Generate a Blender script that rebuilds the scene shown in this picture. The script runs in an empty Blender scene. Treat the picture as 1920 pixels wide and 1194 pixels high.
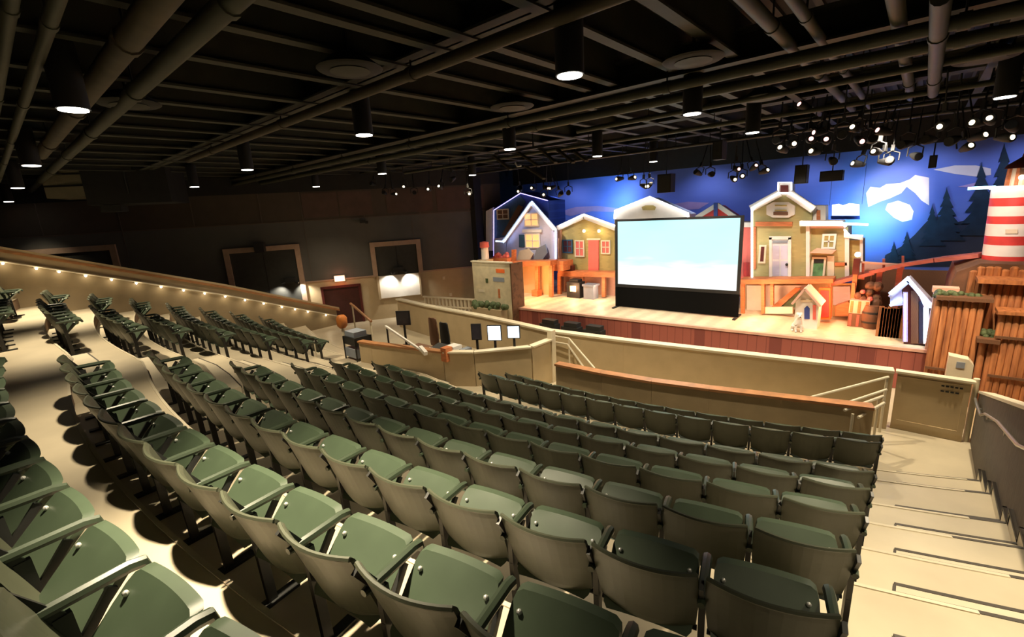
import bpy, bmesh, math, random
from mathutils import Vector, Matrix
random.seed(7)
SC = bpy.context.scene
COL = SC.collection
PI = math.pi
sin, cos, rad = math.sin, math.cos, math.radians

# ------------------------------------------------------------------ camera
F, PITCH, ROLL, YAW = 861.572, 0.234613, 0.058761, 0.727342
EYE = Vector((0, 0, 4.56))
fw = Vector((-sin(YAW)*cos(PITCH), cos(YAW)*cos(PITCH), -sin(PITCH)))
rt0 = Vector((cos(YAW), sin(YAW), 0)); up0 = rt0.cross(fw)
rt = cos(ROLL)*rt0 - sin(ROLL)*up0
up = sin(ROLL)*rt0 + cos(ROLL)*up0
cd = bpy.data.cameras.new('camera'); cam = bpy.data.objects.new('camera', cd); COL.objects.link(cam)
cd.sensor_width = 36; cd.lens = F/1920*36; cd.clip_start = .05; cd.clip_end = 200
M = Matrix.Identity(4)
for r in range(3):
    M[r][0], M[r][1], M[r][2], M[r][3] = rt[r], up[r], -fw[r], EYE[r]
cam.matrix_world = M
SC.camera = cam

def ray(px, py): return fw + rt*((px-960)/F) - up*((py-597)/F)
def at(px, py, Y):                      # photo reading -> point on the plane y = Y
    v = ray(px, py); return EYE + v*(Y/v.y)
def onz(px, py, Z):                     # photo reading -> point at height Z
    v = ray(px, py); return EYE + v*((Z-EYE.z)/v.z)
WP = Vector((-19.74, 8.63, 0)); WD = Vector((3.9, 6.35, 0)).normalized(); WN = Vector((WD.y, -WD.x, 0))
def onwall(px, py, off=0):              # photo reading -> point on the left wall
    v = ray(px, py); t = (WN.dot(WP)+off)/WN.dot(v); return EYE + v*t

# ------------------------------------------------------------------ materials
MATS = {}
def mat(name, col, rough=.6, metal=0, var=.0, scale=6, bump=0, emit=None, estr=0, kind='noise', col2=None, stretch=(1,1,1), spec=.5):
    if name in MATS: return MATS[name]
    m = bpy.data.materials.new(name); m.use_nodes = True
    nt = m.node_tree; b = nt.nodes['Principled BSDF']
    b.inputs['Roughness'].default_value = rough; b.inputs['Metallic'].default_value = metal
    b.inputs['Specular IOR Level'].default_value = spec
    b.inputs['Base Color'].default_value = (*col, 1)
    tc = nt.nodes.new('ShaderNodeTexCoord'); mp = nt.nodes.new('ShaderNodeMapping')
    mp.inputs['Scale'].default_value = stretch
    nt.links.new(tc.outputs['Object'], mp.inputs['Vector'])
    if kind == 'noise':
        tx = nt.nodes.new('ShaderNodeTexNoise'); tx.inputs['Scale'].default_value = scale; tx.inputs['Detail'].default_value = 5
        fac = tx.outputs['Fac']
    elif kind == 'wave':
        tx = nt.nodes.new('ShaderNodeTexWave'); tx.inputs['Scale'].default_value = scale
        tx.inputs['Distortion'].default_value = 3; tx.inputs['Detail'].default_value = 3
        fac = tx.outputs['Fac']
    elif kind == 'brick':
        tx = nt.nodes.new('ShaderNodeTexBrick'); tx.inputs['Scale'].default_value = scale
        fac = tx.outputs['Fac']
    nt.links.new(mp.outputs['Vector'], tx.inputs['Vector'])
    if var or col2:
        rp = nt.nodes.new('ShaderNodeValToRGB')
        c1 = col2 if col2 else tuple(c*(1-var) for c in col)
        c2 = col if col2 else tuple(min(1, c*(1+var)) for c in col)
        rp.color_ramp.elements[0].color = (*c1, 1); rp.color_ramp.elements[1].color = (*c2, 1)
        rp.color_ramp.elements[0].position = .3; rp.color_ramp.elements[1].position = .7
        nt.links.new(fac, rp.inputs['Fac']); nt.links.new(rp.outputs['Color'], b.inputs['Base Color'])
    if bump:
        bp = nt.nodes.new('ShaderNodeBump'); bp.inputs['Strength'].default_value = bump; bp.inputs['Distance'].default_value = .01
        nt.links.new(fac, bp.inputs['Height']); nt.links.new(bp.outputs['Normal'], b.inputs['Normal'])
    if emit:
        b.inputs['Emission Color'].default_value = (*emit, 1); b.inputs['Emission Strength'].default_value = estr
    MATS[name] = m
    return m

m_floor = mat('polished_concrete', (.50, .43, .31), .42, var=.12, scale=1.3, bump=.05)
m_riser = mat('carpet_riser', (.16, .095, .055), .95, var=.2, scale=30)
m_step = mat('step_concrete', (.58, .51, .38), .45, var=.1, scale=2)
m_nosing = mat('dark_nosing', (.06, .05, .04), .6, var=.1)
m_tan = mat('tan_plaster', (.50, .39, .235), .7, var=.06, scale=3, bump=.04)
m_tan_dk = mat('tan_plaster_deep', (.42, .32, .19), .7, var=.08, scale=3, bump=.04)
m_cream = mat('cream_paint', (.72, .64, .48), .55, var=.04)
m_grayw = mat('grey_panel', (.10, .098, .09), .85, var=.06, scale=2)
m_brownw = mat('brown_panel', (.075, .058, .044), .85, var=.08, scale=2)
m_black = mat('black_paint', (.012, .012, .012), .7, var=.2)
m_blackm = mat('black_metal', (.02, .02, .019), .45, .0, var=.15)
m_ceil = mat('dark_ceiling_paint', (.012, .011, .009), .8, var=.2, scale=2)
m_joist = mat('ceiling_steel_paint', (.028, .029, .018), .7, var=.2, scale=4)
m_pipe = mat('ceiling_pipe_paint', (.038, .039, .024), .6, var=.15, scale=4)
m_rust = mat('rusty_pipe_paint', (.055, .042, .024), .7, var=.25, scale=4)
m_cap = mat('wood_cap', (.38, .17, .065), .45, var=.22, scale=5, stretch=(1, 1, 5))
m_frame = mat('door_trim', (.42, .29, .21), .6, var=.08)
m_doorpanel = mat('dark_door', (.035, .035, .03), .7, var=.1)
m_rail = mat('painted_rail', (.62, .55, .42), .4, var=.05)
m_chrome = mat('steel_rail', (.6, .6, .6), .3, .9, var=.05)
m_dwall = mat('dark_parapet_carpet', (.115, .095, .075), .9, var=.2, scale=18, stretch=(1, 3, .4))
m_seat = mat('green_plastic', (.055, .060, .038), .42, var=.06, scale=8)
m_seatpan = mat('green_plastic_pan', (.044, .064, .038), .45, var=.06, scale=8)
m_arm = mat('green_armrest', (.034, .048, .029), .4, var=.06)
m_bolt = mat('steel_bolt', (.75, .75, .72), .3, .6, var=.05)
m_lens = mat('lamp_lens', (1, .95, .85), .3, emit=(1, .93, .80), estr=9)
m_lens2 = mat('spot_lens', (1, .85, .6), .3, emit=(1, .78, .5), estr=5)
m_lensp = mat('spot_lens_pink', (1, .6, .6), .3, emit=(1, .5, .45), estr=2.5)
m_neon = mat('blue_white_neon', (.7, .8, 1), .4, emit=(.42, .62, 1), estr=7)
m_neonw = mat('white_neon', (1, .95, .9), .4, emit=(1, .93, .88), estr=4.5)
m_neonc = mat('cyan_neon', (.5, .9, 1), .4, emit=(.35, .8, 1), estr=7)
m_neonp = mat('purple_neon', (.6, .45, 1), .4, emit=(.45, .38, 1), estr=3)
m_stage = mat('stage_boards', (.60, .50, .34), .5, var=.1, scale=2, kind='wave', stretch=(.3, 4, 1))
m_fascia = mat('stage_bricks', (.20, .05, .04), .75, kind='brick', scale=2.2, col2=(.32, .09, .065), bump=.2)
m_orange = mat('orange_timber', (.52, .17, .06), .6, var=.22, scale=5, stretch=(1, 1, 5))
m_orangebr = mat('bright_orange_board', (.85, .16, .03), .6, var=.1)
m_tanboard = mat('tan_boards', (.72, .46, .23), .65, var=.12, scale=4, kind='wave', stretch=(5, 1, 1))
m_white = mat('white_paint', (.80, .77, .72), .5, var=.04)
m_lav = mat('lavender_siding', (.55, .55, .72), .55, var=.05, scale=5, kind='wave', stretch=(.1, .1, 3))
m_blue = mat('blue_siding', (.035, .07, .30), .55, var=.15, scale=5, kind='wave', stretch=(.1, .1, 3))
m_teal = mat('teal_shingle', (.03, .09, .14), .6, var=.2, scale=8)
m_olive = mat('olive_siding', (.44, .35, .12), .6, var=.08, scale=5, kind='wave', stretch=(.1, .1, 3))
m_yelgr = mat('yellow_green_siding', (.42, .37, .16), .6, var=.06, scale=5, kind='wave', stretch=(.1, .1, 3))
m_red = mat('red_paint', (.62, .05, .045), .5, var=.12)
m_coral = mat('coral_paint', (.75, .16, .13), .5, var=.06)
m_dkred = mat('dark_red_paint', (.10, .014, .011), .55, var=.15)
m_pinkw = mat('pink_panel', (.72, .42, .32), .65, var=.06)
m_brown = mat('brown_board', (.15, .07, .035), .7, var=.25, scale=5, kind='wave', stretch=(5, 1, 1))
m_log = mat('palisade_log', (.50, .195, .065), .75, scale=5, col2=(.22, .075, .027), kind='noise', stretch=(3, 3, .35), bump=.5)
m_rock = mat('rock_brown', (.16, .075, .04), .9, var=.35, scale=3, bump=.6)
m_leaf = mat('foliage_green', (.07, .10, .04), .7, var=.4, scale=15)
m_glassd = mat('dark_window_glass', (.03, .03, .05), .2, var=.2)
m_grnwin = mat('green_window_picture', (.12, .28, .12), .4, var=.5, scale=6)
m_amber = mat('amber_window_glow', (.9, .5, .2), .4, emit=(1, .5, .18), estr=.9)
m_lamp = mat('warm_bulb', (1, .9, .7), .4, emit=(1, .85, .55), estr=6)
m_exit = mat('exit_glow', (1, .4, .3), .4, emit=(1, .34, .2), estr=5)
m_sky = mat('mural_blue', (.20, .26, .62), .75, var=.0, scale=.35, col2=(.09, .13, .42), stretch=(.5, 1, 1.4))
m_cloud = mat('mural_cloud', (.85, .68, .60), .8, var=.12, scale=1.2)
m_mount = mat('mural_mountain', (.028, .033, .05), .85, var=.3, scale=2)
m_pine = mat('mural_pine', (.012, .028, .045), .85, var=.3, scale=4)
m_streak = mat('mural_pink_streak', (.42, .26, .42), .8, var=.2, scale=1)
m_monitor = mat('monitor_glow', (.6, .75, 1), .3, emit=(.75, .87, 1), estr=2.2)
m_fabric = mat('grey_duct_wrap', (.22, .20, .14), .85, var=.15, scale=2)
m_map = mat('map_board', (.66, .57, .38), .6, var=.12, scale=5)
m_gray = mat('grey_plastic', (.25, .28, .33), .5, var=.05)
m_pinklamp = mat('orange_lamp', (.5, .16, .03), .5, var=.15)
m_redwood = mat('red_timber', (.42, .11, .08), .6, var=.2, scale=5, stretch=(1, 1, 5))

def screen_mat():
    m = bpy.data.materials.new('projected_sky_slide'); m.use_nodes = True
    nt = m.node_tree; b = nt.nodes['Principled BSDF']
    b.inputs['Base Color'].default_value = (.08, .08, .08, 1); b.inputs['Roughness'].default_value = .9
    tc = nt.nodes.new('ShaderNodeTexCoord'); sp = nt.nodes.new('ShaderNodeSeparateXYZ')
    nz = nt.nodes.new('ShaderNodeTexNoise'); nz.inputs['Scale'].default_value = 1.6
    mp = nt.nodes.new('ShaderNodeMapping'); mp.inputs['Scale'].default_value = (.6, 1, 3)
    nt.links.new(tc.outputs['Object'], mp.inputs['Vector']); nt.links.new(mp.outputs['Vector'], nz.inputs['Vector'])
    nt.links.new(tc.outputs['Object'], sp.inputs['Vector'])
    ma = nt.nodes.new('ShaderNodeMath'); ma.operation = 'MULTIPLY_ADD'
    nt.links.new(nz.outputs['Fac'], ma.inputs[0]); ma.inputs[1].default_value = .9; nt.links.new(sp.outputs['Z'], ma.inputs[2])
    rp = nt.nodes.new('ShaderNodeValToRGB'); e = rp.color_ramp.elements
    mr = nt.nodes.new('ShaderNodeMapRange'); mr.inputs['From Min'].default_value = .8; mr.inputs['From Max'].default_value = 3.4
    nt.links.new(ma.outputs[0], mr.inputs['Value']); nt.links.new(mr.outputs['Result'], rp.inputs['Fac'])
    e[0].position = .0; e[0].color = (.93, .97, .96, 1); e[1].position = 1; e[1].color = (.52, .93, .96, 1)
    x = e.new(.38); x.color = (.92, .97, .96, 1); x = e.new(.52); x.color = (.58, .94, .95, 1)
    nt.links.new(rp.outputs['Color'], b.inputs['Emission Color']); b.inputs['Emission Strength'].default_value = 1.08
    return m
m_screen = screen_mat()

# ------------------------------------------------------------------ mesh builder
class MB:
    def __init__(s): s.v = []; s.f = []; s.smooth = False
    def quad(s, *p):
        n = len(s.v); s.v += [Vector(q) for q in p]; s.f.append(tuple(range(n, n+len(p)))); return s
    def box(s, a, b, bev=0):
        (x0, y0, z0), (x1, y1, z1) = a, b
        x0, x1 = min(x0, x1), max(x0, x1); y0, y1 = min(y0, y1), max(y0, y1); z0, z1 = min(z0, z1), max(z0, z1)
        n = len(s.v)
        s.v += [Vector(p) for p in ((x0,y0,z0),(x1,y0,z0),(x1,y1,z0),(x0,y1,z0),(x0,y0,z1),(x1,y0,z1),(x1,y1,z1),(x0,y1,z1))]
        s.f += [tuple(n+i for i in q) for q in ((0,3,2,1),(4,5,6,7),(0,1,5,4),(1,2,6,5),(2,3,7,6),(3,0,4,7))]
        return s
    def beam(s, a, b, w, h, upv=(0, 0, 1)):      # box of w (side) by h (up) between two points
        a, b = Vector(a), Vector(b); d = (b-a).normalized(); u = Vector(upv)
        sd = d.cross(u)
        if sd.length < 1e-5: sd = d.cross(Vector((1, 0, 0)))
        sd.normalize(); u = sd.cross(d)
        n = len(s.v)
        for p in (a, b):
            for i, j in ((-1,-1),(1,-1),(1,1),(-1,1)): s.v.append(p + sd*(i*w/2) + u*(j*h/2))
        s.f += [tuple(n+i for i in q) for q in ((0,1,2,3),(7,6,5,4),(0,4,5,1),(1,5,6,2),(2,6,7,3),(3,7,4,0))]
        return s
    def tube(s, pts, r, k=8, caps=True):
        pts = [Vector(p) for p in pts]; n0 = len(s.v)
        rs = r if isinstance(r, (list, tuple)) else [r]*len(pts)
        pu = None
        for i, p in enumerate(pts):
            d = (pts[min(i+1, len(pts)-1)] - pts[max(i-1, 0)]).normalized()
            u = pu if pu is not None else (Vector((0,0,1)) if abs(d.z) < .9 else Vector((1,0,0)))
            sd = d.cross(u)
            if sd.length < 1e-4: sd = d.cross(Vector((0,1,0)))
            sd.normalize(); u = sd.cross(d); pu = u
            for j in range(k):
                t = 2*PI*j/k; s.v.append(p + (sd*cos(t)+u*sin(t))*rs[i])
        for i in range(len(pts)-1):
            for j in range(k):
                a = n0+i*k+j; b = n0+i*k+(j+1) % k; s.f.append((a, b, b+k, a+k))
        if caps:
            s.f.append(tuple(n0+j for j in range(k))[::-1]); s.f.append(tuple(n0+(len(pts)-1)*k+j for j in range(k)))
        s.smooth = k >= 8
        return s
    def lathe(s, c, prof, k=16):                 # prof: [(r, z)]
        c = Vector(c); n0 = len(s.v)
        for r, z in prof:
            for j in range(k): s.v.append(c + Vector((r*cos(2*PI*j/k), r*sin(2*PI*j/k), z)))
        for i in range(len(prof)-1):
            for j in range(k):
                a = n0+i*k+j; b = n0+i*k+(j+1) % k; s.f.append((a, b, b+k, a+k))
        s.f.append(tuple(n0+j for j in range(k))[::-1]); s.f.append(tuple(n0+(len(prof)-1)*k+j for j in range(k)))
        s.smooth = True
        return s
    def ball(s, c, r, k=10, sc=(1, 1, 1)):
        pr = [(max(1e-4, r*sin(PI*i/6)), -r*cos(PI*i/6)) for i in range(7)]
        n0 = len(s.v); s.lathe((0,0,0), pr, k)
        for i in range(n0, len(s.v)):
            s.v[i] = Vector((s.v[i].x*sc[0], s.v[i].y*sc[1], s.v[i].z*sc[2])) + Vector(c)
        return s
    def prism(s, poly, off):                     # polygon of 3-D points extruded by the vector off
        n = len(s.v); k = len(poly); off = Vector(off)
        s.v += [Vector(p) for p in poly] + [Vector(p)+off for p in poly]
        s.f.append(tuple(n+i for i in range(k))); s.f.append(tuple(n+k+i for i in range(k))[::-1])
        for i in range(k):
            j = (i+1) % k; s.f.append((n+j, n+i, n+k+i, n+k+j))
        return s
    def build(s, name, m, parent=None, local=False, **tagkw):
        me = bpy.data.meshes.new(name)
        off = Vector((0, 0, 0))
        if parent is None:
            xs = [v.x for v in s.v]; ys = [v.y for v in s.v]; zs = [v.z for v in s.v]
            off = Vector(((min(xs)+max(xs))/2, (min(ys)+max(ys))/2, min(zs)))
        elif not local:
            p = parent
            while p is not None: off += p.location; p = p.parent
        me.from_pydata([tuple(v-off) for v in s.v], [], s.f)
        bm = bmesh.new(); bm.from_mesh(me); bmesh.ops.recalc_face_normals(bm, faces=bm.faces)
        if s.smooth:
            for fc in bm.faces: fc.smooth = True
            for e in bm.edges:
                if len(e.link_faces) == 2 and e.calc_face_angle(0) > .7: e.smooth = False
        bm.to_mesh(me); bm.free()
        me.materials.append(m)
        o = bpy.data.objects.new(name, me); COL.objects.link(o)
        if parent is None: o.location = off
        else: o.parent = parent
        for k_, v_ in tagkw.items(): o[k_] = v_
        return o

def thing(name, label, cat, loc=(0, 0, 0), rz=0, group=None):
    o = bpy.data.objects.new(name, None); COL.objects.link(o); o.empty_display_size = .1
    o.location = loc; o.rotation_euler = (0, 0, rz); o['label'] = label; o['category'] = cat
    if group: o['group'] = group
    return o
def tag(o, label, cat, group=None):
    o['label'] = label; o['category'] = cat
    if group: o['group'] = group
    return o
def struct(name, mb, m, parent=None, label=None):
    o = mb.build(name, m, parent)
    o['kind'] = 'structure'
    if label: o['label'] = label
    return o
def copy_thing(o):
    c = o.copy(); COL.objects.link(c)
    for ch in list(o.children):
        d = ch.copy(); COL.objects.link(d); d.parent = c
        for g in list(ch.children):
            e = g.copy(); COL.objects.link(e); e.parent = d
    return c
ORD = ['', 'first', 'second', 'third', 'fourth', 'fifth', 'sixth', 'seventh', 'eighth', 'ninth', 'tenth', 'eleventh', 'twelfth',
       'thirteenth', 'fourteenth', 'fifteenth', 'sixteenth', 'seventeenth', 'eighteenth', 'nineteenth', 'twentieth',
       'twenty-first', 'twenty-second', 'twenty-third', 'twenty-fourth']
def light(name, kind, loc, energy, col, target=None, size=.1, angle=90, blend=.6):
    ld = bpy.data.lights.new(name, kind); ld.energy = energy; ld.color = col
    if kind == 'SPOT': ld.spot_size = rad(angle); ld.spot_blend = blend; ld.shadow_soft_size = size
    elif kind == 'POINT': ld.shadow_soft_size = size
    elif kind == 'AREA': ld.size = size
    o = bpy.data.objects.new(name, ld); COL.objects.link(o); o.location = loc
    if target is not None:
        o.rotation_euler = (Vector(target)-Vector(loc)).to_track_quat('-Z', 'Y').to_euler()
    return o

# ------------------------------------------------------------------ seating geometry
CX, CY, R1, DR, RISE = -6.0295, 24.8504, 25.3805, .85107, .28702
def Rrow(i): return R1 - DR*(i-1) - (1.1114 if i >= 8 else 0)
def Zrow(i):                                     # tread height
    return EYE.z - 1.10165 - RISE*(i-1) - (.3138 if i >= 8 else 0) - .85
def dev(th):                                     # side block is flatter than the circle
    t = -math.degrees(th) - 9
    if t <= 0: return 0
    return .128*t*t/(t+1.5)
def curve(R, th):
    q = R + dev(th); return Vector((CX + q*sin(th), CY - q*cos(th), 0))
def curve_rot(R, th):
    d = curve(R, th+.002) - curve(R, th-.002); return math.atan2(d.y, d.x)
Z0 = Zrow(9)
def th_for_x(R, x):
    th = math.asin(max(-1, min(1, (x-CX)/R)))
    for _ in range(20):
        th += (x - curve(R, th).x)/R
    return th

# ---- floor: tiers (one structure mesh per tier)
BACK = .03                                       # riser sits this far behind the seat backs
ths = [rad(-50 + 1.5*k) for k in range(int(78/1.5)+1)]
def clipped(mb, planes):
    me = bpy.data.meshes.new('t'); me.from_pydata([tuple(v) for v in mb.v], [], mb.f)
    bm = bmesh.new(); bm.from_mesh(me)
    bmesh.ops.remove_doubles(bm, verts=bm.verts, dist=1e-4)
    for co, no in planes:
        bmesh.ops.bisect_plane(bm, geom=bm.verts[:]+bm.edges[:]+bm.faces[:], plane_co=co, plane_no=no, clear_outer=True)
    out = MB(); out.v = [v.co.copy() for v in bm.verts]; bm.verts.index_update()
    out.f = [tuple(v.index for v in f.verts) for f in bm.faces]; bm.free(); bpy.data.meshes.remove(me)
    return out
CL = [((1.12, 0, 0), (1, 0, 0)), ((-19.0, 0, 0), (-1, 0, 0)), ((0, -3.4, 0), (0, -1, 0))]
TIERS = [(Zrow(1)+RISE*k, R1+DR*k+BACK) for k in (4, 3, 2, 1)] + [(Zrow(k), Rrow(k)+BACK) for k in range(1, 8)]
TIERS += [((Zrow(7)+Zrow(8))/2, Rrow(7)-DR+BACK), (Zrow(8), Rrow(8)+BACK), (0, Rrow(9)+BACK)]
def tier(k):
    (z, ro), (zn, ri) = TIERS[k], TIERS[k+1]
    top, rs = MB(), MB()
    for a, b in zip(ths[:-1], ths[1:]):
        p = [curve(ro, a), curve(ro, b), curve(ri, b), curve(ri, a)]
        top.quad(*[Vector((q.x, q.y, z)) for q in p])
        rs.quad(Vector((p[3].x, p[3].y, z)), Vector((p[2].x, p[2].y, z)), Vector((p[2].x, p[2].y, zn)), Vector((p[3].x, p[3].y, zn)))
    return clipped(top, CL), clipped(rs, CL)
fl_top, fl_rs = MB(), MB()
def join(dst, src):
    n = len(dst.v); dst.v += src.v; dst.f += [tuple(n+k for k in f) for f in src.f]
for i in range(len(TIERS)-1):
    t, r_ = tier(i); join(fl_top, t); join(fl_rs, r_)
# flat ground floor in front of row nine and everywhere else
ff = MB()
for a, b in zip(ths[:-1], ths[1:]):
    ro, ri = Rrow(9)+BACK, 4
    p = [curve(ro, a), curve(ro, b), curve(ri, b), curve(ri, a)]
    ff.quad(*[Vector((q.x, q.y, 0)) for q in p])
ff = clipped(ff, CL + [((0, 21, 0), (0, 1, 0))])
join(fl_top, ff)
floor = struct('floor', fl_top, m_floor, label='stepped pale concrete seating floor')
struct('floor_riser', fl_rs, m_riser, parent=None)
fx = MB().box((1.12, -3.4, -.2), (8, 20, 0)).box((-30, -3.4, -.2), (-19, 21, 0)).box((-19, 12, -.2), (1.12, 21, -.01))
struct('floor_surround', fx, m_tan)
# riser nosing strip seen from above
ns = MB()
for i in range(3, len(TIERS)-1):
    z = TIERS[i][0]; r_ = TIERS[i+1][1]
    pts = [curve(r_, a)+Vector((0, 0, z+.004)) for a in ths]
    pts = [p for p in pts if -18.9 < p.x < 1.0]
    for a, b in zip(pts[:-1], pts[1:]): ns.beam(a, b, .03, .012)
struct('trim_1', ns, m_step)

# right-aisle half steps, each a block with dark outlines
for i in range(4, len(TIERS)-1):
    rr = TIERS[i+1][1]; zu = TIERS[i][0]
    zt = TIERS[i+1][0]; h = (zu-zt)/2
    b, n_ = MB(), MB()
    xs = [.16, .4, .65, .85, 1.08]
    def yy(R, x): return CY - math.sqrt(R*R - (x-CX)**2)
    for x0, x1 in zip(xs[:-1], xs[1:]):
        f0 = [(x0, yy(rr, x0)), (x1, yy(rr, x1)), (x1, yy(rr, x1)+.3), (x0, yy(rr, x0)+.3)]
        b.prism([Vector((x, y, zt)) for x, y in f0], (0, 0, h))
        n_.beam((x0, f0[3][1]+.005, zt+h-.012), (x1, f0[2][1]+.005, zt+h-.012), .03, .035)
        n_.beam((x0, yy(rr, x0)+.01, zu-.012), (x1, yy(rr, x1)+.01, zu-.012), .03, .035)
    n_.beam((.16, yy(rr, .16), zt+h-.012), (.16, yy(rr, .16)+.3, zt+h-.012), .02, .03)
    n_.beam((.16, yy(rr, .16)+.01, zt+.01), (.16, yy(rr, .16)+.32, zt+.01), .02, .02)
    st = struct('aisle_step', b, m_step); struct('step_nosing', n_, m_nosing, parent=st)
# left aisle half steps, between the blocks
for i in range(4, len(TIERS)-1):
    rr = TIERS[i+1][1]; zt = TIERS[i+1][0]; h = (TIERS[i][0]-zt)/2
    b = MB(); n_ = MB()
    xs = [-11.1, -10.2, -9.3, -8.4]
    ys = [curve(rr, th_for_x(rr, x)).y for x in xs]
    for k in range(3):
        b.prism([Vector((xs[k], ys[k], zt)), Vector((xs[k+1], ys[k+1], zt)), Vector((xs[k+1], ys[k+1]+.3, zt)), Vector((xs[k], ys[k]+.3, zt))], (0, 0, h))
        n_.beam((xs[k], ys[k]+.305, zt+h-.012), (xs[k+1], ys[k+1]+.305, zt+h-.012), .02, .03)
    st = struct('aisle_step', b, m_step); struct('step_nosing', n_, m_nosing, parent=st)

# ------------------------------------------------------------------ the seat
SW = .54
def shell(hw, curve_d, pts, th, nx=10):          # moulded shell: pts = [(y, z, widthfactor)] from bottom to top
    mb = MB(); nv = len(pts)
    for side in (0, 1):
        for (y, z, wf), k in zip(pts, range(nv)):
            for u in range(nx+1):
                t = -1 + 2*u/nx
                mb.v.append(Vector((t*hw*wf, y + curve_d*(t*t) - (th if side else 0), z)))
    n = (nx+1)*nv
    for s_ in (0, 1):
        for k in range(nv-1):
            for u in range(nx):
                a = s_*n + k*(nx+1)+u; mb.f.append((a, a+1, a+nx+2, a+nx+1))
    for u in range(nx):
        mb.f.append((u, u+1, n+u+1, n+u)); a = (nv-1)*(nx+1)+u; mb.f.append((a, a+1, n+a+1, n+a))
    for k in range(nv-1):
        for e in (0, nx):
            a = k*(nx+1)+e; mb.f.append((a, a+nx+1, n+a+nx+1, n+a))
    mb.smooth = True
    return mb
BK = [(.15, .385, .42), (.142, .392, .68), (.13, .41, .86), (.115, .45, .945), (.09, .53, .97), (.06, .62, .99), (.03, .72, 1.0), (.004, .80, 1.0), (-.006, .835, .985), (-.018, .85, .965)]
def seat_back():
    b = shell(.255, .055, BK, .022)
    b2 = MB()                                    # rolled rim along the top edge
    pts = [Vector((t/5*.248, -.03 + .055*(t/5)**2, .848)) for t in range(-5, 6)]
    b.tube(pts, .012, 6)
    # raised moulded panel line on the rear
    return b
def seat_pan():                                  # folded up, tipped toward the stage
    P = [(.115, .40, .88), (.135, .42, .97), (.21, .495, 1), (.29, .575, 1.0), (.345, .628, .99), (.375, .656, .95), (.388, .668, .84)]
    return shell(.232, -.012, P, -.045)
def standard_mb(x, end=False):
    b = MB()
    b.beam((x, .17, 0), (x, .15, .62), .03, .055, upv=(0, 1, 0))
    b.beam((x, .15, .60), (x, .03, .80), .02, .045, upv=(0, 1, 0))      # bracket up to the back
    b.beam((x, .14, .42), (x, .30, .62), .02, .035, upv=(0, 1, 0))      # brace under the arm
    return b
def foot_mb(x): return MB().box((x-.035, .05, 0), (x+.035, .33, .02))
def arm_mb(x):
    b = MB(); b.tube([(x, .05, .665), (x, .10, .665), (x, .36, .66), (x, .405, .65), (x, .42, .61)], [.018, .024, .026, .026, .016], 8); return b
def hinge_mb(): return MB().tube([(-.245, .17, .41), (.245, .17, .41)], .014, 6)
def bolts_mb(): 
    return [MB().ball((x, .312, .614), .013, 6) for x in (-.185, .185)]
seat0 = thing('theatre_seat', 'seat', 'seat')
seat_back().build('backrest', m_seat, seat0, local=True)
pan0 = seat_pan().build('seat_pan', m_seatpan, seat0, local=True)
for b_ in bolts_mb(): b_.build('bolt', m_bolt, pan0, local=True)
hinge_mb().build('hinge_bar', m_blackm, seat0, local=True)
standard_mb(-SW/2).build('standard', m_blackm, seat0, local=True)
foot_mb(-SW/2).build('foot_plate', m_blackm, seat0, local=True)
arm_mb(-SW/2).build('armrest', m_arm, seat0, local=True)
endset = []
for mbf, nm, mm in ((standard_mb, 'standard', m_blackm), (foot_mb, 'foot_plate', m_blackm), (arm_mb, 'armrest', m_arm)):
    me_o = mbf(SW/2).build(nm, mm, seat0, local=True); me = me_o.data; bpy.data.objects.remove(me_o); endset.append((nm, me))
FROW = {9: 'frontmost row', 8: 'second row', 7: 'third row', 6: 'fourth row', 5: 'fifth row', 4: 'sixth row', 3: 'seventh row', 2: 'eighth row', 1: 'nearest row'}
_first = True
def put_seat(p, z, rz, label, group, end):
    global _first
    o = seat0 if _first else copy_thing(seat0)
    _first = False
    o.location = (p.x, p.y, z); o.rotation_euler = (0, 0, rz); o['label'] = label; o['category'] = 'seat'; o['group'] = group
    pending_end.append(o) if end else None
pending_end = []
def run_row(i, th_start, xend, block, lim=None, gap=None, R=None, z=None):
    """seats from the right-hand end of a row toward the left until x < xend"""
    R = R or Rrow(i); th = th_start; k = 0; z = Zrow(i) if z is None else z
    while True:
        p = curve(R, th); 
        if p.x - SW/2 < xend: break
        if gap and gap[0] > p.x > gap[1]:
            th -= .004; continue
        k += 1
        lab = 'green folding seat, %s from %s aisle, %s of %s block' % (ORD[k], 'right-hand' if block == 'middle' else 'centre-left', FROW[i], block)
        put_seat(p, z, curve_rot(R, th), lab, 'seats of the %s block' % block, k == 1)
        for _ in range(3):                        # step SW along the curve
            pass
        d = (curve(R, th-.004)-p).length/.004
        th -= SW/d
        if lim and k >= lim: break
XL = {1: -7.6, 2: -7.75, 3: -8.1, 4: -8.0, 5: -8.0, 6: -8.2, 7: -8.3, 8: -7.1, 9: -7.1}
for i in range(1, 10):
    R = Rrow(i); th = th_for_x(R, -.04 - SW/2*.97)
    run_row(i, th, XL[i], 'middle')
for i in range(1, 8):
    R = Rrow(i); th = th_for_x(R, {1: -12.0, 2: -11.8, 3: -11.1, 4: -11.6, 5: -11.6, 6: -11.4, 7: -11.3}[i] - SW/2)
    run_row(i, th, -17.7, 'left', gap=(-14.9, -16.3) if i < 5 else None)
R = Rrow(7) - DR
run_row(8, th_for_x(R, -12.4), -17.4, 'left', R=R, z=TIERS[-3][0])
for o in pending_end:                            # row ends also carry the outer standard
    for nm, me in endset:
        e = bpy.data.objects.new(nm, me); COL.objects.link(e); e.parent = o

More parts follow.
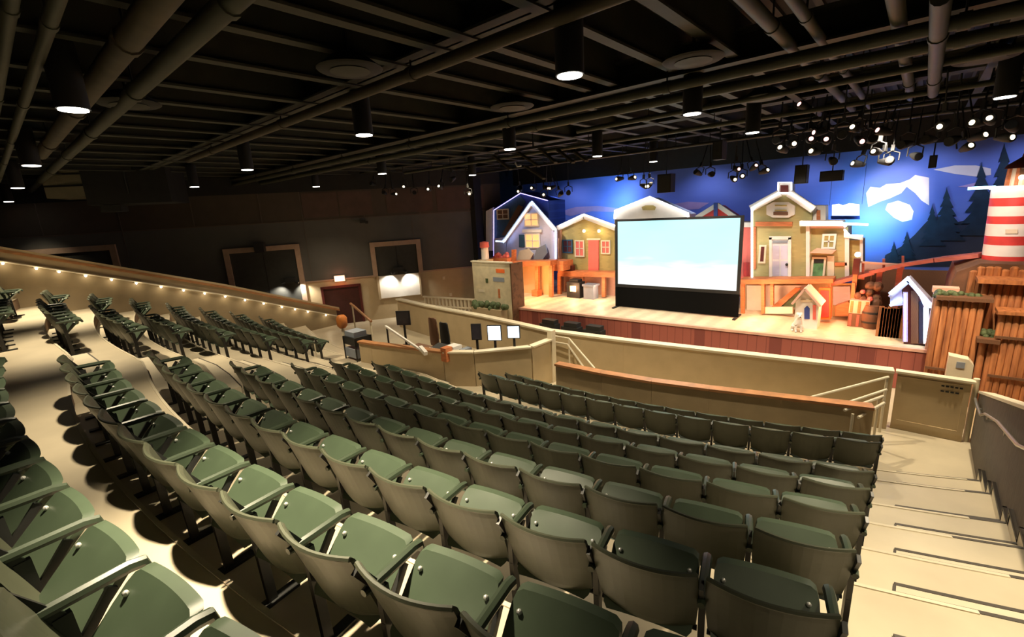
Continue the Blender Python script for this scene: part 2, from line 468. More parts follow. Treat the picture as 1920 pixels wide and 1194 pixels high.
for k, (px, py) in enumerate(((542, 677), (597, 690))):
    p = onz(px, py, TIERS[-3][0]); t_ = thing('aisle_post', 'slim pale post on the bright aisle floor, %s of the two' % ('left', 'right')[k], 'post', (p.x, p.y, TIERS[-3][0]))
    MB().tube([(0, 0, 0), (0, 0, .78)], .018, 8).build('pole', m_rail, t_, local=True); MB().lathe((0, 0, 0), [(.07, 0), (.07, .01), (.03, .02)], 12).build('base', m_rail, t_, local=True)
# ------------------------------------------------------------------ left parapet with step lights
def zcap(y): return 4.35 - .36*(y-.4) if y < 5.6 else 4.35-.36*5.2-.405*(y-5.6)
ys = [-3.3, 0.4, 2.5, 5.6, 8, 9.9]
wl, cp = MB(), MB()
for a, b in zip(ys[:-1], ys[1:]):
    wl.prism([(-19.0, a, 0), (-19.0, b, 0), (-19.0, b, zcap(b)-.05), (-19.0, a, zcap(a)-.05)], (-.18, 0, 0))
    cp.prism([(-18.93, a, zcap(a)-.07), (-18.93, b, zcap(b)-.07), (-18.93, b, zcap(b)), (-18.93, a, zcap(a))], (-.32, 0, 0))
pw = struct('wall_parapet_left', wl, mat('parapet_plaster', (.30, .225, .13), .75, var=.08, scale=3)); struct('parapet_cap', cp, m_tan, parent=pw)
ct_ = MB()
for a, b in zip(ys[:-1], ys[1:]): ct_.prism([(-18.925, a, zcap(a)-.16), (-18.925, b, zcap(b)-.16), (-18.925, b, zcap(b)-.07), (-18.925, a, zcap(a)-.07)], (-.08, 0, 0))
struct('wooden_trim', ct_, m_cap, parent=pw)
rl = MB()
for a, b in zip(ys[:-1], ys[1:]): rl.tube([(-18.93, a, zcap(a)-.42), (-18.93, b, zcap(b)-.42)], .025, 8)
tag(rl.build('light_rail', m_rail), 'pale tube rail carrying the small step lights along the left parapet', 'handrail')
k = 0
lmb0 = None
for y in [.35, .96, 1.4, 1.95, 2.52, 3.1, 3.72, 4.32, 4.92, 5.54, 6.17, 6.8, 7.45, 7.95, 8.45, 9.2]:
    k += 1; z = zcap(y)-.45
    root = thing('step_light', 'small round step light, %s from the near end under the left parapet cap' % ORD[k], 'light', (-18.92, y, z), 0, 'step lights on the left parapet')
    MB().box((-.07, -.05, -.02), (.0, .05, .03)).build('housing', m_rail, root, local=True)
    MB().ball((.0, 0, -.03), .03, 8).build('bulb', m_lens, root, local=True)
    light('step_light_lamp', 'POINT', (-18.80, y, z-.10), 1.5, (1, .82, .5), size=.04)

# ------------------------------------------------------------------ left wall, doors, trims
def wp(s, z, off=0):                              # s metres along the wall from WP toward the stage, off toward the room
    p = WP + WD*s + WN*off; return Vector((p.x, p.y, z))
def ws(px, py):
    p = onwall(px, py); return (Vector((p.x, p.y, 0))-WP).dot(WD), p.z
def wbox(mb, s0, s1, z0, z1, o0, o1):
    n = len(mb.v)
    mb.prism([wp(s0, z0, o0), wp(s1, z0, o0), wp(s1, z1, o0), wp(s0, z1, o0)], WN*(o1-o0)); return mb
S_END = 9.2
struct('wall_left', wbox(MB(), -16, S_END, 2.0, 4.55, 0, -.15), m_grayw)
struct('wall_left_wainscot', wbox(MB(), -16, S_END, 0, 2.0, 0, -.15), m_tan)
up_ = MB(); wbox(up_, -16, S_END, 4.55, 5.72, 0, -.15)
struct('wall_left_upper', up_, m_brownw)
struct('wall_left_top', wbox(MB(), -16, S_END, 5.72, 7.0, .0, -.15), m_black)
tr = MB(); wbox(tr, -16, S_END, 4.53, 4.57, .0, .02)
for s in (-13, -10.6, -8.2, -5.8, -3.4, -1, .55, 3.0, 5.4, 7.6): wbox(tr, s, s+.03, 4.55, 5.72, 0, .015)
for s in (-10.6, -5.8, .55, 5.0): wbox(tr, s, s+.02, 2.0, 4.55, 0, .012)
struct('trim_2', tr, mat('panel_joint', (.11, .085, .07), .8, var=.1))
wt = MB(); wbox(wt, -16, S_END, 1.96, 2.02, 0, .03); struct('trim_3', wt, m_frame)
wpan = MB()
for s0, s1 in ((.62, 2.0), (2.06, 3.4), (4.0, 6.0), (6.2, 8.4)): wbox(wpan, s0, s1, 4.66, 5.66, .0, .02)
struct('trim_4', wpan, mat('reddish_acoustic_panel', (.095, .06, .048), .9, var=.1, scale=3))
# big framed doors / alcoves
def framed(name, s0, s1, z1, z0, label):
    fr = MB(); w = .2
    wbox(fr, s0, s0+w, z0, z1, 0, .1); wbox(fr, s1-w, s1, z0, z1, 0, .1); wbox(fr, s0+w, s1-w, z1-w, z1, 0, .1)
    d = struct(name, wbox(MB(), s0+w, s1-w, z0, z1-w, 0, .04), m_doorpanel, label=label)
    struct('door_frame', fr, m_frame, parent=d)
    ln = MB(); sm = (s0+s1)/2; wbox(ln, sm-.015, sm+.015, z0, z1-w, .04, .05); struct('door_joint', ln, m_black, parent=d)
    return d
framed('door_1', -2.58, .26, 3.63, 0, 'dark double door in wide tan frame beside the parapet')
d2 = framed('door_2', 3.08, 5.28, 3.46, 1.96, 'dark upper door panel in tan frame')
framed('door_3', -9.4, -6.1, 4.1, 0, 'dark opening at the far left behind the parapet')
# white alcove under the second frame
al = MB(); wbox(al, 3.3, 5.05, .95, 1.95, .0, .07)
struct('wall_alcove_panel', al, mat('white_alcove', (.82, .78, .72), .6, var=.03))
alf = MB(); wbox(alf, 3.2, 3.3, .9, 1.98, 0, .12); wbox(alf, 5.05, 5.12, .9, 1.98, 0, .12); struct('trim_5', alf, m_tan_dk)
def sconce(px, py, label, strength, drop):
    s, z = ws(px, py)
    root = thing('wall_spotlight', label, 'light', wp(s, z, .11))
    a = math.atan2(WD.y, WD.x); root.rotation_euler = (0, 0, a)
    MB().box((-.22, -.12, -.06), (.22, .04, .12)).build('housing', m_black, root, local=True)
    MB().box((-.06, .02, -.03), (.06, .10, .06)).build('wall_bracket', m_black, root, local=True)
    for t in (-.33, .33):
        b = MB().tube([(t*.55, -.06, -.05), (t, -.1, -.12)], [.05, .07], 8); b.build('lamp_head', m_black, root, local=True)
        p = wp(s+t, z-.16, .30)
        light('wall_spotlight_lamp', 'SPOT', p, strength, (1, .92, .78), target=wp(s+t*2, z-1.4, -.1), size=.04, angle=110, blend=.8)
sconce(747, 505, 'black twin-head wall spotlight shining down on the white alcove', 80, 1)
sconce(545, 525, 'black twin-head wall spotlight beside the left double door frame', 120, 1)
s, z = ws(490, 463)
o = MB(); wbox(o, s-.18, s+.18, z-.2, z+.18, .12, .5); wbox(o, s-.05, s+.05, z-.05, z+.05, 0, .12)
tag(o.build('wall_loudspeaker', m_black), 'black loudspeaker fixed over the top of the left double door frame', 'loudspeaker')
s, z = ws(680, 415)
o = MB(); wbox(o, s-.12, s+.12, z-.06, z+.07, .05, .3); wbox(o, s+.1, s+.22, z-.1, z+.02, .12, .22)
tag(o.build('wall_camera', m_black), 'small black camera on the grey wall above the doors', 'camera')
# exit door, sign
s0, z0 = ws(607, 548); s1, z1 = ws(672, 538)
ex = MB(); wbox(ex, s0, s1, 0, 1.62, 0, .05)
dx = struct('door_4', ex, mat('exit_door_red', (.055, .012, .009), .6, var=.15), label='dark red exit door under the glowing sign')
exf = MB(); wbox(exf, s0-.1, s0, 0, 1.7, 0, .1); wbox(exf, s1, s1+.1, 0, 1.7, 0, .1); wbox(exf, s0-.1, s1+.1, 1.62, 1.72, 0, .1)
struct('door_frame', exf, m_dkred, parent=dx)
s, z = ws(637, 522)
root = thing('exit_sign', 'glowing red exit sign over the dark red door', 'sign', wp(s, z-.11, .12))
o = MB(); wbox(o, s-.2, s+.2, z-.1, z+.12, .08, .13); o.build('light_face', m_exit, root)
o = MB(); wbox(o, s-.22, s+.22, z-.12, z+.14, .0, .08); o.build('sign_box', m_white, root)
light('exit_sign_lamp', 'POINT', wp(s, z, .3), 6, (1, .3, .15), size=.08)
for k, (px, py) in enumerate(((832, 521), (845, 552))):
    s, z = ws(px, py); o = MB(); wbox(o, s-.06, s+.06, z-.07, z+.07, 0, .04)
    tag(o.build('wall_switch_box', m_cream), ('small cream switch box high on the tan wall beside the white alcove', 'small cream switch box low on the tan wall above the picket railing')[k], 'switch')

# back, right, far walls
struct('wall_back', MB().box((-30, -3.6, 0), (8, -3.4, 7.2)), m_grayw)
struct('wall_right', MB().box((8, -3.6, 0), (8.2, 21.2, 7.2)), m_black)
struct('wall_stage_left', MB().box((-15.9, 15.2, 0), (-15.4, 21.2, 7.2)), m_black)
struct('wall_stage_back', MB().box((-16, 21, 0), (8.2, 21.2, 7.2)), m_black)
struct('wall_left_back', MB().box((-30.2, -3.6, 0), (-30, 21, 7.2)), m_black)

# right dark parapet of the aisle
zt = lambda y: .93 + .3*(11.0-y)
rw = MB(); rw.prism([(1.12, -3.4, 0), (1.12, 10.95, 0), (1.12, 10.95, zt(10.95)), (1.12, 4.2, zt(4.2)), (1.12, -3.4, zt(4.2)+1.2)], (.16, 0, 0))
w = struct('wall_parapet_right', rw, m_dwall)
cp = MB()
for a, b in ((10.95, 4.2),): cp.beam((1.2, a, zt(a)+.02), (1.2, b, zt(b)+.02), .2, .04)
struct('parapet_cap', cp, m_cream, parent=w)
# zigzag skirting on the right wall
sk = MB()
sk2 = MB()
for i in range(4, len(TIERS)-1):
    yr = lambda q: CY - math.sqrt(q*q-(1.1-CX)**2)
    (za, ra), (zb2, rb2) = TIERS[i], TIERS[i+1]; y0, yb = yr(rb2), yr(ra)
    h = (za-zb2)/2
    sk.box((1.09, yb+.32, za), (1.12, y0, za+.13)); sk.box((1.09, y0-.03, zb2), (1.12, y0+.34, zb2+h+.13)); sk.box((1.09, y0-.06, zb2+h), (1.12, y0+.02, za+.13))
    sk2.box((1.085, yb+.34, za+.13), (1.12, y0+.02, za+.16)); sk2.box((1.085, y0+.02, zb2+h+.13), (1.12, y0+.36, zb2+h+.16))
    sk2.box((1.085, y0+.02, zb2+h+.13), (1.12, y0+.05, za+.16)); sk2.box((1.085, y0+.34, zb2+.13), (1.12, y0+.37, zb2+h+.16))
bbr = struct('baseboard_right', sk, m_cream); struct('baseboard_edge', sk2, m_nosing, parent=bbr)
hr = thing('handrail', 'pale metal wall handrail with brackets on the dark right parapet', 'handrail', (1.05, 9, .6))
pts = [(1.05, 10.6, .95), (1.05, 10.3, .95), (1.05, 9.7, 1.0), (1.05, 9.3, 1.18), (1.05, 8.2, 1.5), (1.05, 6.8, 1.80), (1.05, 4.5, 2.6)]
MB().tube(pts, .02, 8).build('rail', m_chrome, hr)
for y, z in ((10.3, .95), (9.0, 1.27), (7.6, 1.63), (5.6, 2.2)):
    MB().tube([(1.12, y, z-.06), (1.05, y, z-.06), (1.05, y, z-.01)], .012, 6).build('bracket', m_chrome, hr)
gp = MB().tube([(1.06, 10.95, 0), (1.06, 10.95, 1.2)], .045, 10)
tag(gp.build('gate_post', m_cream), 'cream post between the tan gate and the dark right parapet', 'post')

# gate at the foot of the right aisle
g = thing('gate', 'tan panelled gate closing the foot of the right-hand aisle', 'gate', (.5, 10.88, 0))
MB().box((0, 10.85, .0), (1.0, 10.92, 1.13)).build('gate_panel', m_tan, g)
ins = MB().box((.0, 10.835, .12), (.08, 10.86, 1.08)).box((.92, 10.835, .12), (1.0, 10.86, 1.08)).box((.08, 10.835, .12), (.92, 10.86, .2)).box((.08, 10.835, .98), (.92, 10.86, 1.08))
ins.build('gate_frame', m_tan, g)
MB().box((-.03, 10.82, 1.13), (1.05, 10.98, 1.17)).build('cap', m_cream, g)
sn = MB()
for k in range(5): sn.box((.62+k*.06, 10.83, 1.0), (.66+k*.06, 10.834, 1.03))
for k in range(4): sn.box((.62+k*.065, 10.83, .9), (.665+k*.065, 10.834, .93))
sn.build('stencil_mark', m_black, g)

# front parapet (stage side of the cross aisle)
PP = [(-16.0, 10.95), (-13.7, 10.62), (-10.66, 10.40), (-9.0, 10.2), (-7.5, 9.98), (-5.3, 10.15), (-3.19, 10.41), (-1.5, 10.62), (-.06, 10.80)]
pw, pc = MB(), MB()
for a, b in zip(PP[:-1], PP[1:]):
    pw.beam((*a, .58), (*b, .58), .14, 1.16); pc.beam((*a, 1.18), (*b, 1.18), .24, .05)
fp = struct('wall_parapet_front', pw, m_tan); struct('parapet_cap', pc, m_cream, parent=fp)
# low wall with wooden cap in front of the front row
lw, lc = MB(), MB()
LP = [(-6.1, 8.35), (-4.9, 8.38), (-3.8, 8.5), (-2.73, 8.72), (-1.6, 9.0), (-.25, 9.34)]
for a, b in zip(LP[:-1], LP[1:]):
    lw.beam((*a, .46), (*b, .46), .12, .92); lc.beam((*a, .945), (*b, .945), .22, .05)
lwo = struct('wall_low_front', lw, m_tan_dk); struct('wooden_cap', lc, m_cap, parent=lwo)
# handrails of the cross aisle
def rail_pair(name, label, segs, posts):
    r = thing(name, label, 'handrail', segs[0][0])
    for pts in segs: MB().tube(pts, .025, 8).build('rail', m_rail, r)
    for a, b in posts: MB().tube([a, b], .022, 8).build('post', m_rail, r)
rail_pair('stair_handrail', 'pair of sloping pale handrails behind the tall post of the sound booth',
          [[(-7.35, 9.75, 1.12), (-6.7, 9.75, 1.12), (-5.5, 9.05, .72)], [(-7.35, 9.75, .95), (-6.75, 9.75, .95), (-5.6, 9.0, .52)]],
          [((-6.7, 9.75, 0), (-6.7, 9.75, 1.12)), ((-5.5, 9.05, 0), (-5.5, 9.05, .72))])
rail_pair('stair_handrail', 'pair of sloping pale handrails beside the tan gate',
          [[(-1.25, 9.55, .78), (-.12, 10.55, 1.12)], [(-1.0, 9.5, .6), (-.12, 10.4, .92)]],
          [((-.14, 10.54, 0), (-.14, 10.54, 1.1)), ((-1.2, 9.6, 0), (-1.2, 9.6, .8))])
rail_pair('stair_handrail', 'short pale handrail stub at the right end of the wooden wall cap',
          [[(-.62, 9.1, .88), (-.15, 9.85, .98)], [(-.42, 9.1, .8), (-.12, 9.75, .9)]],
          [((-.2, 9.78, 0), (-.2, 9.78, .96)), ((-.5, 9.12, 0), (-.5, 9.12, .84))])

# ------------------------------------------------------------------ sound booth
booth = thing('sound_booth', 'tan half-walled sound booth with wooden cap left of the front rows', 'booth', (-9, 8, 0))
BP = [(-11.5, 6.45), (-11.0, 6.52), (-8.62, 7.05), (-7.95, 7.45), (-7.0, 8.5), (-6.97, 9.3)]
bw, bc = MB(), MB()
for a, b in zip(BP[:-1], BP[1:]): bw.beam((*a, .58), (*b, .58), .1, 1.16)
bw.build('booth_wall', m_tan, booth)
for a, b in zip(BP[:3], BP[1:3]): bc.beam((*a, 1.185), (*b, 1.185), .2, .05)
bc.build('wooden_cap', m_cap, booth)
bt = MB()
for a, b in zip(BP[2:-1], BP[3:]): bt.beam((*a, 1.18), (*b, 1.18), .2, .04)
bt.build('counter_edge', m_cream, booth)
MB().box((-8.66, 6.98, .95), (-8.46, 7.2, 1.3)).build('corner_block', m_orange, booth)
MB().box((-10.9, 7.4, .78), (-8.5, 8.0, .82)).box((-10.8, 7.5, 0), (-10.7, 7.9, .78)).box((-8.7, 7.5, 0), (-8.6, 7.9, .78)).beam((-8.5, 7.85, .80), (-7.42, 9.0, .80), .62, .04).box((-7.62, 8.7, 0), (-7.54, 8.9, .78)).build('desk', m_brown, booth)
tag(MB().box((-7.03, 9.24, 0), (-6.88, 9.4, 1.42)).build('booth_post', m_cream), 'tall cream square post at the right corner of the sound booth', 'post')
# stair rail on the booth
rr_ = thing('booth_stair_rail', 'white sloping stair rail leaning across the left side of the sound booth', 'handrail', (-10.3, 6.9, .0))
MB().beam((-10.75, 6.85, 1.62), (-9.0, 6.75, 1.18), .05, .05).build('rail', m_white, rr_)
MB().tube([(-10.7, 6.85, 0), (-10.7, 6.85, 1.62)], .025, 8).build('post', m_blackm, rr_)
MB().beam((-9.25, 6.82, 1.26), (-8.95, 6.75, 1.16), .09, .1).build('rail_end', m_white, rr_)
# screens and gear on the desk
def monitor(px, py, Y, w, h, label, lit=True, cat='monitor', desk=.82):
    p = at(px, py, Y); r = thing('monitor', label, cat, (p.x, Y, desk), .55)
    z = p.z - desk
    MB().box((-w/2, -.02, z-h/2), (w/2, .03, z+h/2)).build('bezel', m_black, r, local=True)
    MB().box((-w/2+.02, -.026, z-h/2+.02), (w/2-.02, -.02, z+h/2-.02)).build('screen_face', m_monitor if lit else m_glassd, r, local=True)
    MB().box((-.03, .0, 0.015), (.03, .03, z-h/2)).build('stand', m_black, r, local=True)
    MB().box((-.12, -.06, 0), (.12, .1, .015)).build('stand_foot', m_black, r, local=True)
monitor(963, 622, 8.25, .32, .33, 'bright bluish screen at the right end of the sound booth')
monitor(927, 624, 8.0, .36, .40, 'bright white screen second from the right end of the sound booth')
monitor(893, 622, 7.85, .26, .42, 'dark screen between the lit screens and the white boxes', False)
monitor(756, 596, 7.65, .42, .42, 'large black-backed screen at the left of the sound booth', False)
def gear(px, py, Y, w, d_, h, m, name, label, cat):
    p = at(px, py, Y); o = MB().box((p.x-w/2, Y-d_/2, .82), (p.x+w/2, Y+d_/2, .82+h)).box((p.x-w/2+.02, Y-d_/2-.01, .84), (p.x+w/2-.02, Y-d_/2, .82+h-.02))
    tag(o.build(name, m), label, cat)
gear(848, 620, 7.62, .3, .3, .34, m_white, 'equipment_box', 'white equipment box on the booth desk left of the dark screen', 'equipment')
gear(870, 622, 7.68, .16, .3, .3, m_gray, 'equipment_box', 'grey equipment box on the booth desk beside the white box', 'equipment')
gear(880, 631, 7.72, .14, .2, .2, m_black, 'equipment_box', 'small black equipment box before the grey box on the booth desk', 'equipment')
gear(862, 634, 7.55, .26, .16, .14, m_cream, 'paper_tray', 'cream paper tray before the white equipment box on the booth desk', 'tray')
gear(945, 631, 8.35, .13, .12, .22, m_blue, 'desk_bottle_box', 'small blue carton between the two lit screens of the booth', 'carton')
gear(910, 632, 7.82, .12, .12, .2, m_gray, 'headphone_case', 'small grey case left of the bright white screen in the booth', 'case')
mx = thing('mixing_console', 'long low black mixing console on the booth desk', 'mixer', (-9.3, 7.7, .82))
MB().prism([(-9.9, 7.45, .82), (-9.9, 7.95, .82), (-9.9, 7.95, 1.0), (-9.9, 7.45, .88)], (1.0, 0, 0)).build('console_body', m_black, mx)
fd = MB()
for k in range(16): fd.box((-9.85+k*.058, 7.55, .93), (-9.83+k*.058, 7.58, .97))
fd.build('fader_row', m_white, mx)
for k, (px, py, lab) in enumerate(((802, 606, 'brown-topped operator chair'), (823, 615, 'black operator chair'))):
    p = at(px, py, 8.35); r = thing('booth_chair', lab + ' behind the booth desk', 'chair', (p.x, 8.5, 0))
    zc = p.z
    bb = shell(.2, .05, [(.0, .62, .8), (.02, .7, 1), (.02, 1.0, 1), (.0, zc+.1, .85), (0, zc+.14, .6)], .04); bb.build('backrest', (m_brown, m_black)[k], r, local=True)
    MB().box((-.22, -.45, .42), (.22, -.02, .5)).build('seat', m_black, r, local=True)
    MB().box((-.03, -.02, .45), (.03, .03, .65)).build('back_bar', m_black, r, local=True)
    MB().tube([(0, -.22, .06), (0, -.22, .42)], .03, 8).build('gas_lift', m_blackm, r, local=True)
    bs = MB()
    for q in range(5): bs.beam((0, -.22, .06), (.26*cos(q*1.257), -.22+.26*sin(q*1.257), .03), .04, .04)
    bs.build('star_base', m_blackm, r, local=True)

# trolley, post with orange shade, left stair rail
tr_ = thing('equipment_trolley', 'dark two-shelf equipment trolley beside the left wall of the booth', 'trolley', (-11.9, 6.6, Zrow(8)))
zb = 0
def tl(mb, n, m): mb.build(n, m, tr_, local=True)
tl(MB().box((-.3, -.25, .75), (.3, .25, .98)), 'upper_box', m_blackm)
tl(MB().box((-.3, -.25, .38), (.3, .25, .64)), 'middle_box', m_gray)
tl(MB().box((-.32, -.27, .1), (.32, .27, .3)), 'lower_box', m_blackm)
tl(MB().box((-.3, -.2, .98), (.2, .2, 1.12)), 'top_case', m_gray)
for x in (-.31, .31):
    for y in (-.26, .26): tl(MB().box((x-.015, y-.015, .05), (x+.015, y+.015, .98)), 'upright', m_blackm)
wh = MB()
for x in (-.29, .29):
    for y in (-.24, .24): wh.ball((x, y, .035), .035, 8)
tl(wh, 'caster_set', m_black)
sl = thing('standing_lamp', 'pale standing post with a dark orange shade left of the booth', 'lamp', (-12.55, 6.55, Zrow(8)))
MB().tube([(0, 0, .02), (0, 0, 1.15)], .05, 10).build('post', m_cream, sl, local=True)
MB().lathe((0, 0, 1.13), [(.09, 0), (.15, .08), (.16, .3), (.10, .38)], 14).build('lamp_shade', m_pinklamp, sl, local=True)
MB().lathe((0, 0, 0), [(.15, 0), (.15, .02), (.05, .03)], 14).build('base', m_cream, sl, local=True)
rail_l = thing('exit_stair_rail', 'orange wooden stair rail running down below the dark red exit door', 'handrail', (-15.5, 8.6, 0))
MB().tube([(-15.9, 8.75, 1.42), (-15.6, 8.7, 1.36), (-14.2, 8.5, .98)], .045, 8).build('rail', m_cap, rail_l)
for x, y, h in ((-15.75, 8.72, 1.37), (-14.3, 8.52, .98)): MB().tube([(x, y, 0), (x, y, h)], .03, 8).build('post', m_cream, rail_l)

# white picket railing left of the stage
pk = thing('picket_railing', 'low white picket railing in front of the tan wall left of the stage', 'railing', (-14.8, 12.9, 0))
A, B = Vector((-16.2, 12.4, 0)), Vector((-13.3, 12.95, 0))
MB().beam(A+Vector((0, 0, 1.0)), B+Vector((0, 0, 1.0)), .1, .06).build('top_rail', m_cream, pk)
MB().beam(A+Vector((0, 0, .62)), B+Vector((0, 0, .62)), .08, .05).build('lower_rail', m_cream, pk)
for k in range(15):
    p = A.lerp(B, (k+.5)/15); MB().box((p.x-.04, p.y-.03, 0), (p.x+.04, p.y+.03, 1.0)).build('picket', m_cream, pk)

# map board
mp_ = thing('map_board', 'tall cream pictorial board standing at the left corner of the stage', 'board', (-12.6, 12.2, 0))
a0 = at(885, 495, 12.25); a1 = at(955, 490, 12.25)
x0, x1, zt_ = a0.x, a1.x, (a0.z+a1.z)/2
MB().box((x0, 12.25, 0), (x1, 12.35, zt_)).build('panel', m_map, mp_)
MB().box((x0-.04, 12.22, zt_), (x1+.04, 12.38, zt_+.05)).build('top_edge', m_cream, mp_)
MB().box((x1, 12.25, 0), (x1+.06, 12.9, zt_)).build('side_panel', m_brown, mp_)
def mapmark(pxy, w, h, m, nm):
    p = at(*pxy, 12.25); MB().box((p.x-w/2, 12.24, p.z-h/2), (p.x+w/2, 12.252, p.z+h/2)).build(nm, m, mp_)
mapmark((938, 508), .42, .14, m_orangebr, 'roof_picture')
mapmark((913, 526), .13, .16, m_leaf, 'tree_picture')
mapmark((935, 524), .55, .16, m_gray, 'house_picture')
mapmark((936, 550), .10, .34, m_orange, 'door_picture')
mapmark((903, 545), .3, .10, m_cream, 'path_picture')
mapmark((915, 568), .5, .14, m_cream, 'shore_picture')
sh = MB()
for k in range(26): sh.ball((x0+.1+random.random()*1.9, 11.9+random.random()*.25, 1.0+random.random()*.16), .09+random.random()*.05, 6)
sh2 = thing('shrub', 'low dark green shrub at the foot of the pictorial board', 'shrub', (-12.4, 12, 0))
sh.build('foliage', m_leaf, sh2)
MB().box((x0+.2, 11.85, 0), (x1-.2, 12.2, 1.0)).build('planter', m_tan_dk, sh2)

# ------------------------------------------------------------------ stage
SF0, SF1 = Vector((-11.9, 12.55, 0)), Vector((.48, 13.29, 0))
st = MB().prism([(SF0.x, SF0.y, 0), (SF1.x, SF1.y, 0), (SF1.x+.1, 20.6, 0), (SF0.x-3.4, 20.6, 0), (SF0.x-3.0, 14.6, 0)], (0, 0, 1.0))
stg = struct('floor_stage', st, m_stage)
fs = MB().beam((SF0.x, SF0.y-.03, .46), (SF1.x, SF1.y-.03, .46), .06, .90); struct('stage_fascia', fs, m_fascia, parent=stg)
fe = MB().beam((SF0.x, SF0.y-.03, .965), (SF1.x, SF1.y-.03, .965), .1, .07); struct('stage_edge', fe, m_pinkw, parent=stg)
# footlights / foliage on the ledge before the stage
for k, (px, py, lab) in enumerate(((1010, 600, 'left'), (1060, 603, 'middle'), (1100, 610, 'right'))):
    p = onz(px, py, .95); o = MB().box((p.x-.35, 12.0, 0), (p.x+.3, 12.3, .7)).box((p.x-.25, 12.02, .7), (p.x+.25, 12.28, .84))
    tag(o.build('floor_monitor', m_black), 'black wedge loudspeaker before the stage fascia, %s one of three' % lab, 'loudspeaker', 'wedges before the stage')

# projection screen
ps = thing('projection_screen', 'large portable projection screen showing a pale blue sky slide on stage', 'screen', (-5.75, 14.25, 1.0), rad(2.2))
W2 = 1.985
fr = MB().box((-W2, 0, .72), (-W2+.09, .06, 3.0)).box((W2-.09, 0, .72), (W2, .06, 3.0)).box((-W2+.09, 0, 2.93), (W2-.09, .06, 3.0)).box((-W2+.09, 0, .72), (W2-.09, .06, .82))
fr.build('frame', m_black, ps, local=True)
MB().box((-W2+.09, .015, .82), (W2-.09, .045, 2.93)).build('screen_surface', m_screen, ps, local=True)
MB().box((-W2, .0, .03), (W2, .03, .72)).build('skirt', mat('black_velour', (.004, .004, .004), .95, var=.1, spec=.1), ps, local=True)
for x in (-W2+.05, W2-.05):
    MB().box((x-.04, -.3, 0), (x+.04, .45, .04)).build('foot', m_black, ps, local=True)
    MB().box((x-.03, .06, 0.04), (x+.03, .1, 2.9)).build('leg', m_black, ps, local=True)
light('screen_glow', 'AREA', (-5.75, 14.1, 2.9), 30, (.8, 1, 1), target=(-5.75, 8, 1.6), size=2.2)

# ---- backdrop and mural
YB = 18.4
bd = thing('painted_backdrop', 'deep blue painted backdrop with clouds and dark pines behind the stage set', 'backdrop', (-5, YB, 1.0))
MB().box((-15.2, YB, 1.0), (7.8, YB+.1, 5.75)).build('canvas', m_sky, bd)
def mural(pix, m, nm, d=.012):
    poly = [at(x, y, YB) for x, y in pix]; MB().prism([(p.x, YB-d, p.z) for p in poly], (0, d-.002, 0)).build(nm, m, bd)
mural([(1655, 500), (1660, 478), (1690, 462), (1715, 440), (1733, 420), (1745, 408), (1768, 405), (1790, 418), (1812, 412), (1840, 420), (1862, 398), (1890, 385), (1990, 370), (1990, 500)], m_mount, 'painted_mountain', .012)
def pine(px, top, bot, w):
    pts = []; n = 6
    for k in range(n):
        y = top + (bot-top)*(k+.0)/n; pts.append((px-w*(k/n)*.55-1, y)); pts.append((px-w*((k+1)/n)-1.5, y+(bot-top)/n*1.05))
    R_ = [(2*px-x, y) for x, y in reversed(pts)]
    mural([(px, top-6)]+pts+R_, m_pine, 'painted_pine', .016+.000012*px-.0)
pine(1775, 356, 450, 34); pine(1748, 388, 460, 24); pine(1840, 310, 440, 44); pine(1883, 275, 440, 52); pine(1700, 440, 485, 18); pine(1676, 458, 492, 13)
mural([(1624, 362), (1632, 350), (1650, 352), (1662, 345), (1688, 343), (1706, 336), (1716, 328), (1742, 333), (1742, 385), (1728, 376), (1716, 362), (1700, 350), (1690, 362), (1668, 372), (1650, 378), (1628, 388)], m_cloud, 'painted_cloud')
mural([(1660, 393), (1664, 382), (1684, 376), (1706, 384), (1713, 396), (1710, 412), (1692, 416), (1676, 408)], m_cloud, 'painted_cloud')
mural([(1750, 318), (1790, 310), (1830, 310), (1858, 316), (1858, 328), (1830, 331), (1790, 326)], m_cloud, 'painted_cloud')
mural([(1796, 350), (1830, 342), (1850, 344), (1836, 352)], m_streak, 'painted_streak')
mural([(1045, 398), (1080, 388), (1120, 386), (1175, 392), (1210, 392), (1175, 398), (1110, 396), (1070, 405)], m_streak, 'painted_streak')
mural([(1240, 386), (1290, 378), (1330, 380), (1310, 392), (1255, 394)], m_streak, 'painted_streak')
# teaser above the backdrop
tag(MB().box((-14.9, 17.4, 5.62), (7.9, 17.5, 6.9)).build('black_teaser', m_black), 'long black teaser drape hanging above the painted backdrop', 'drape')

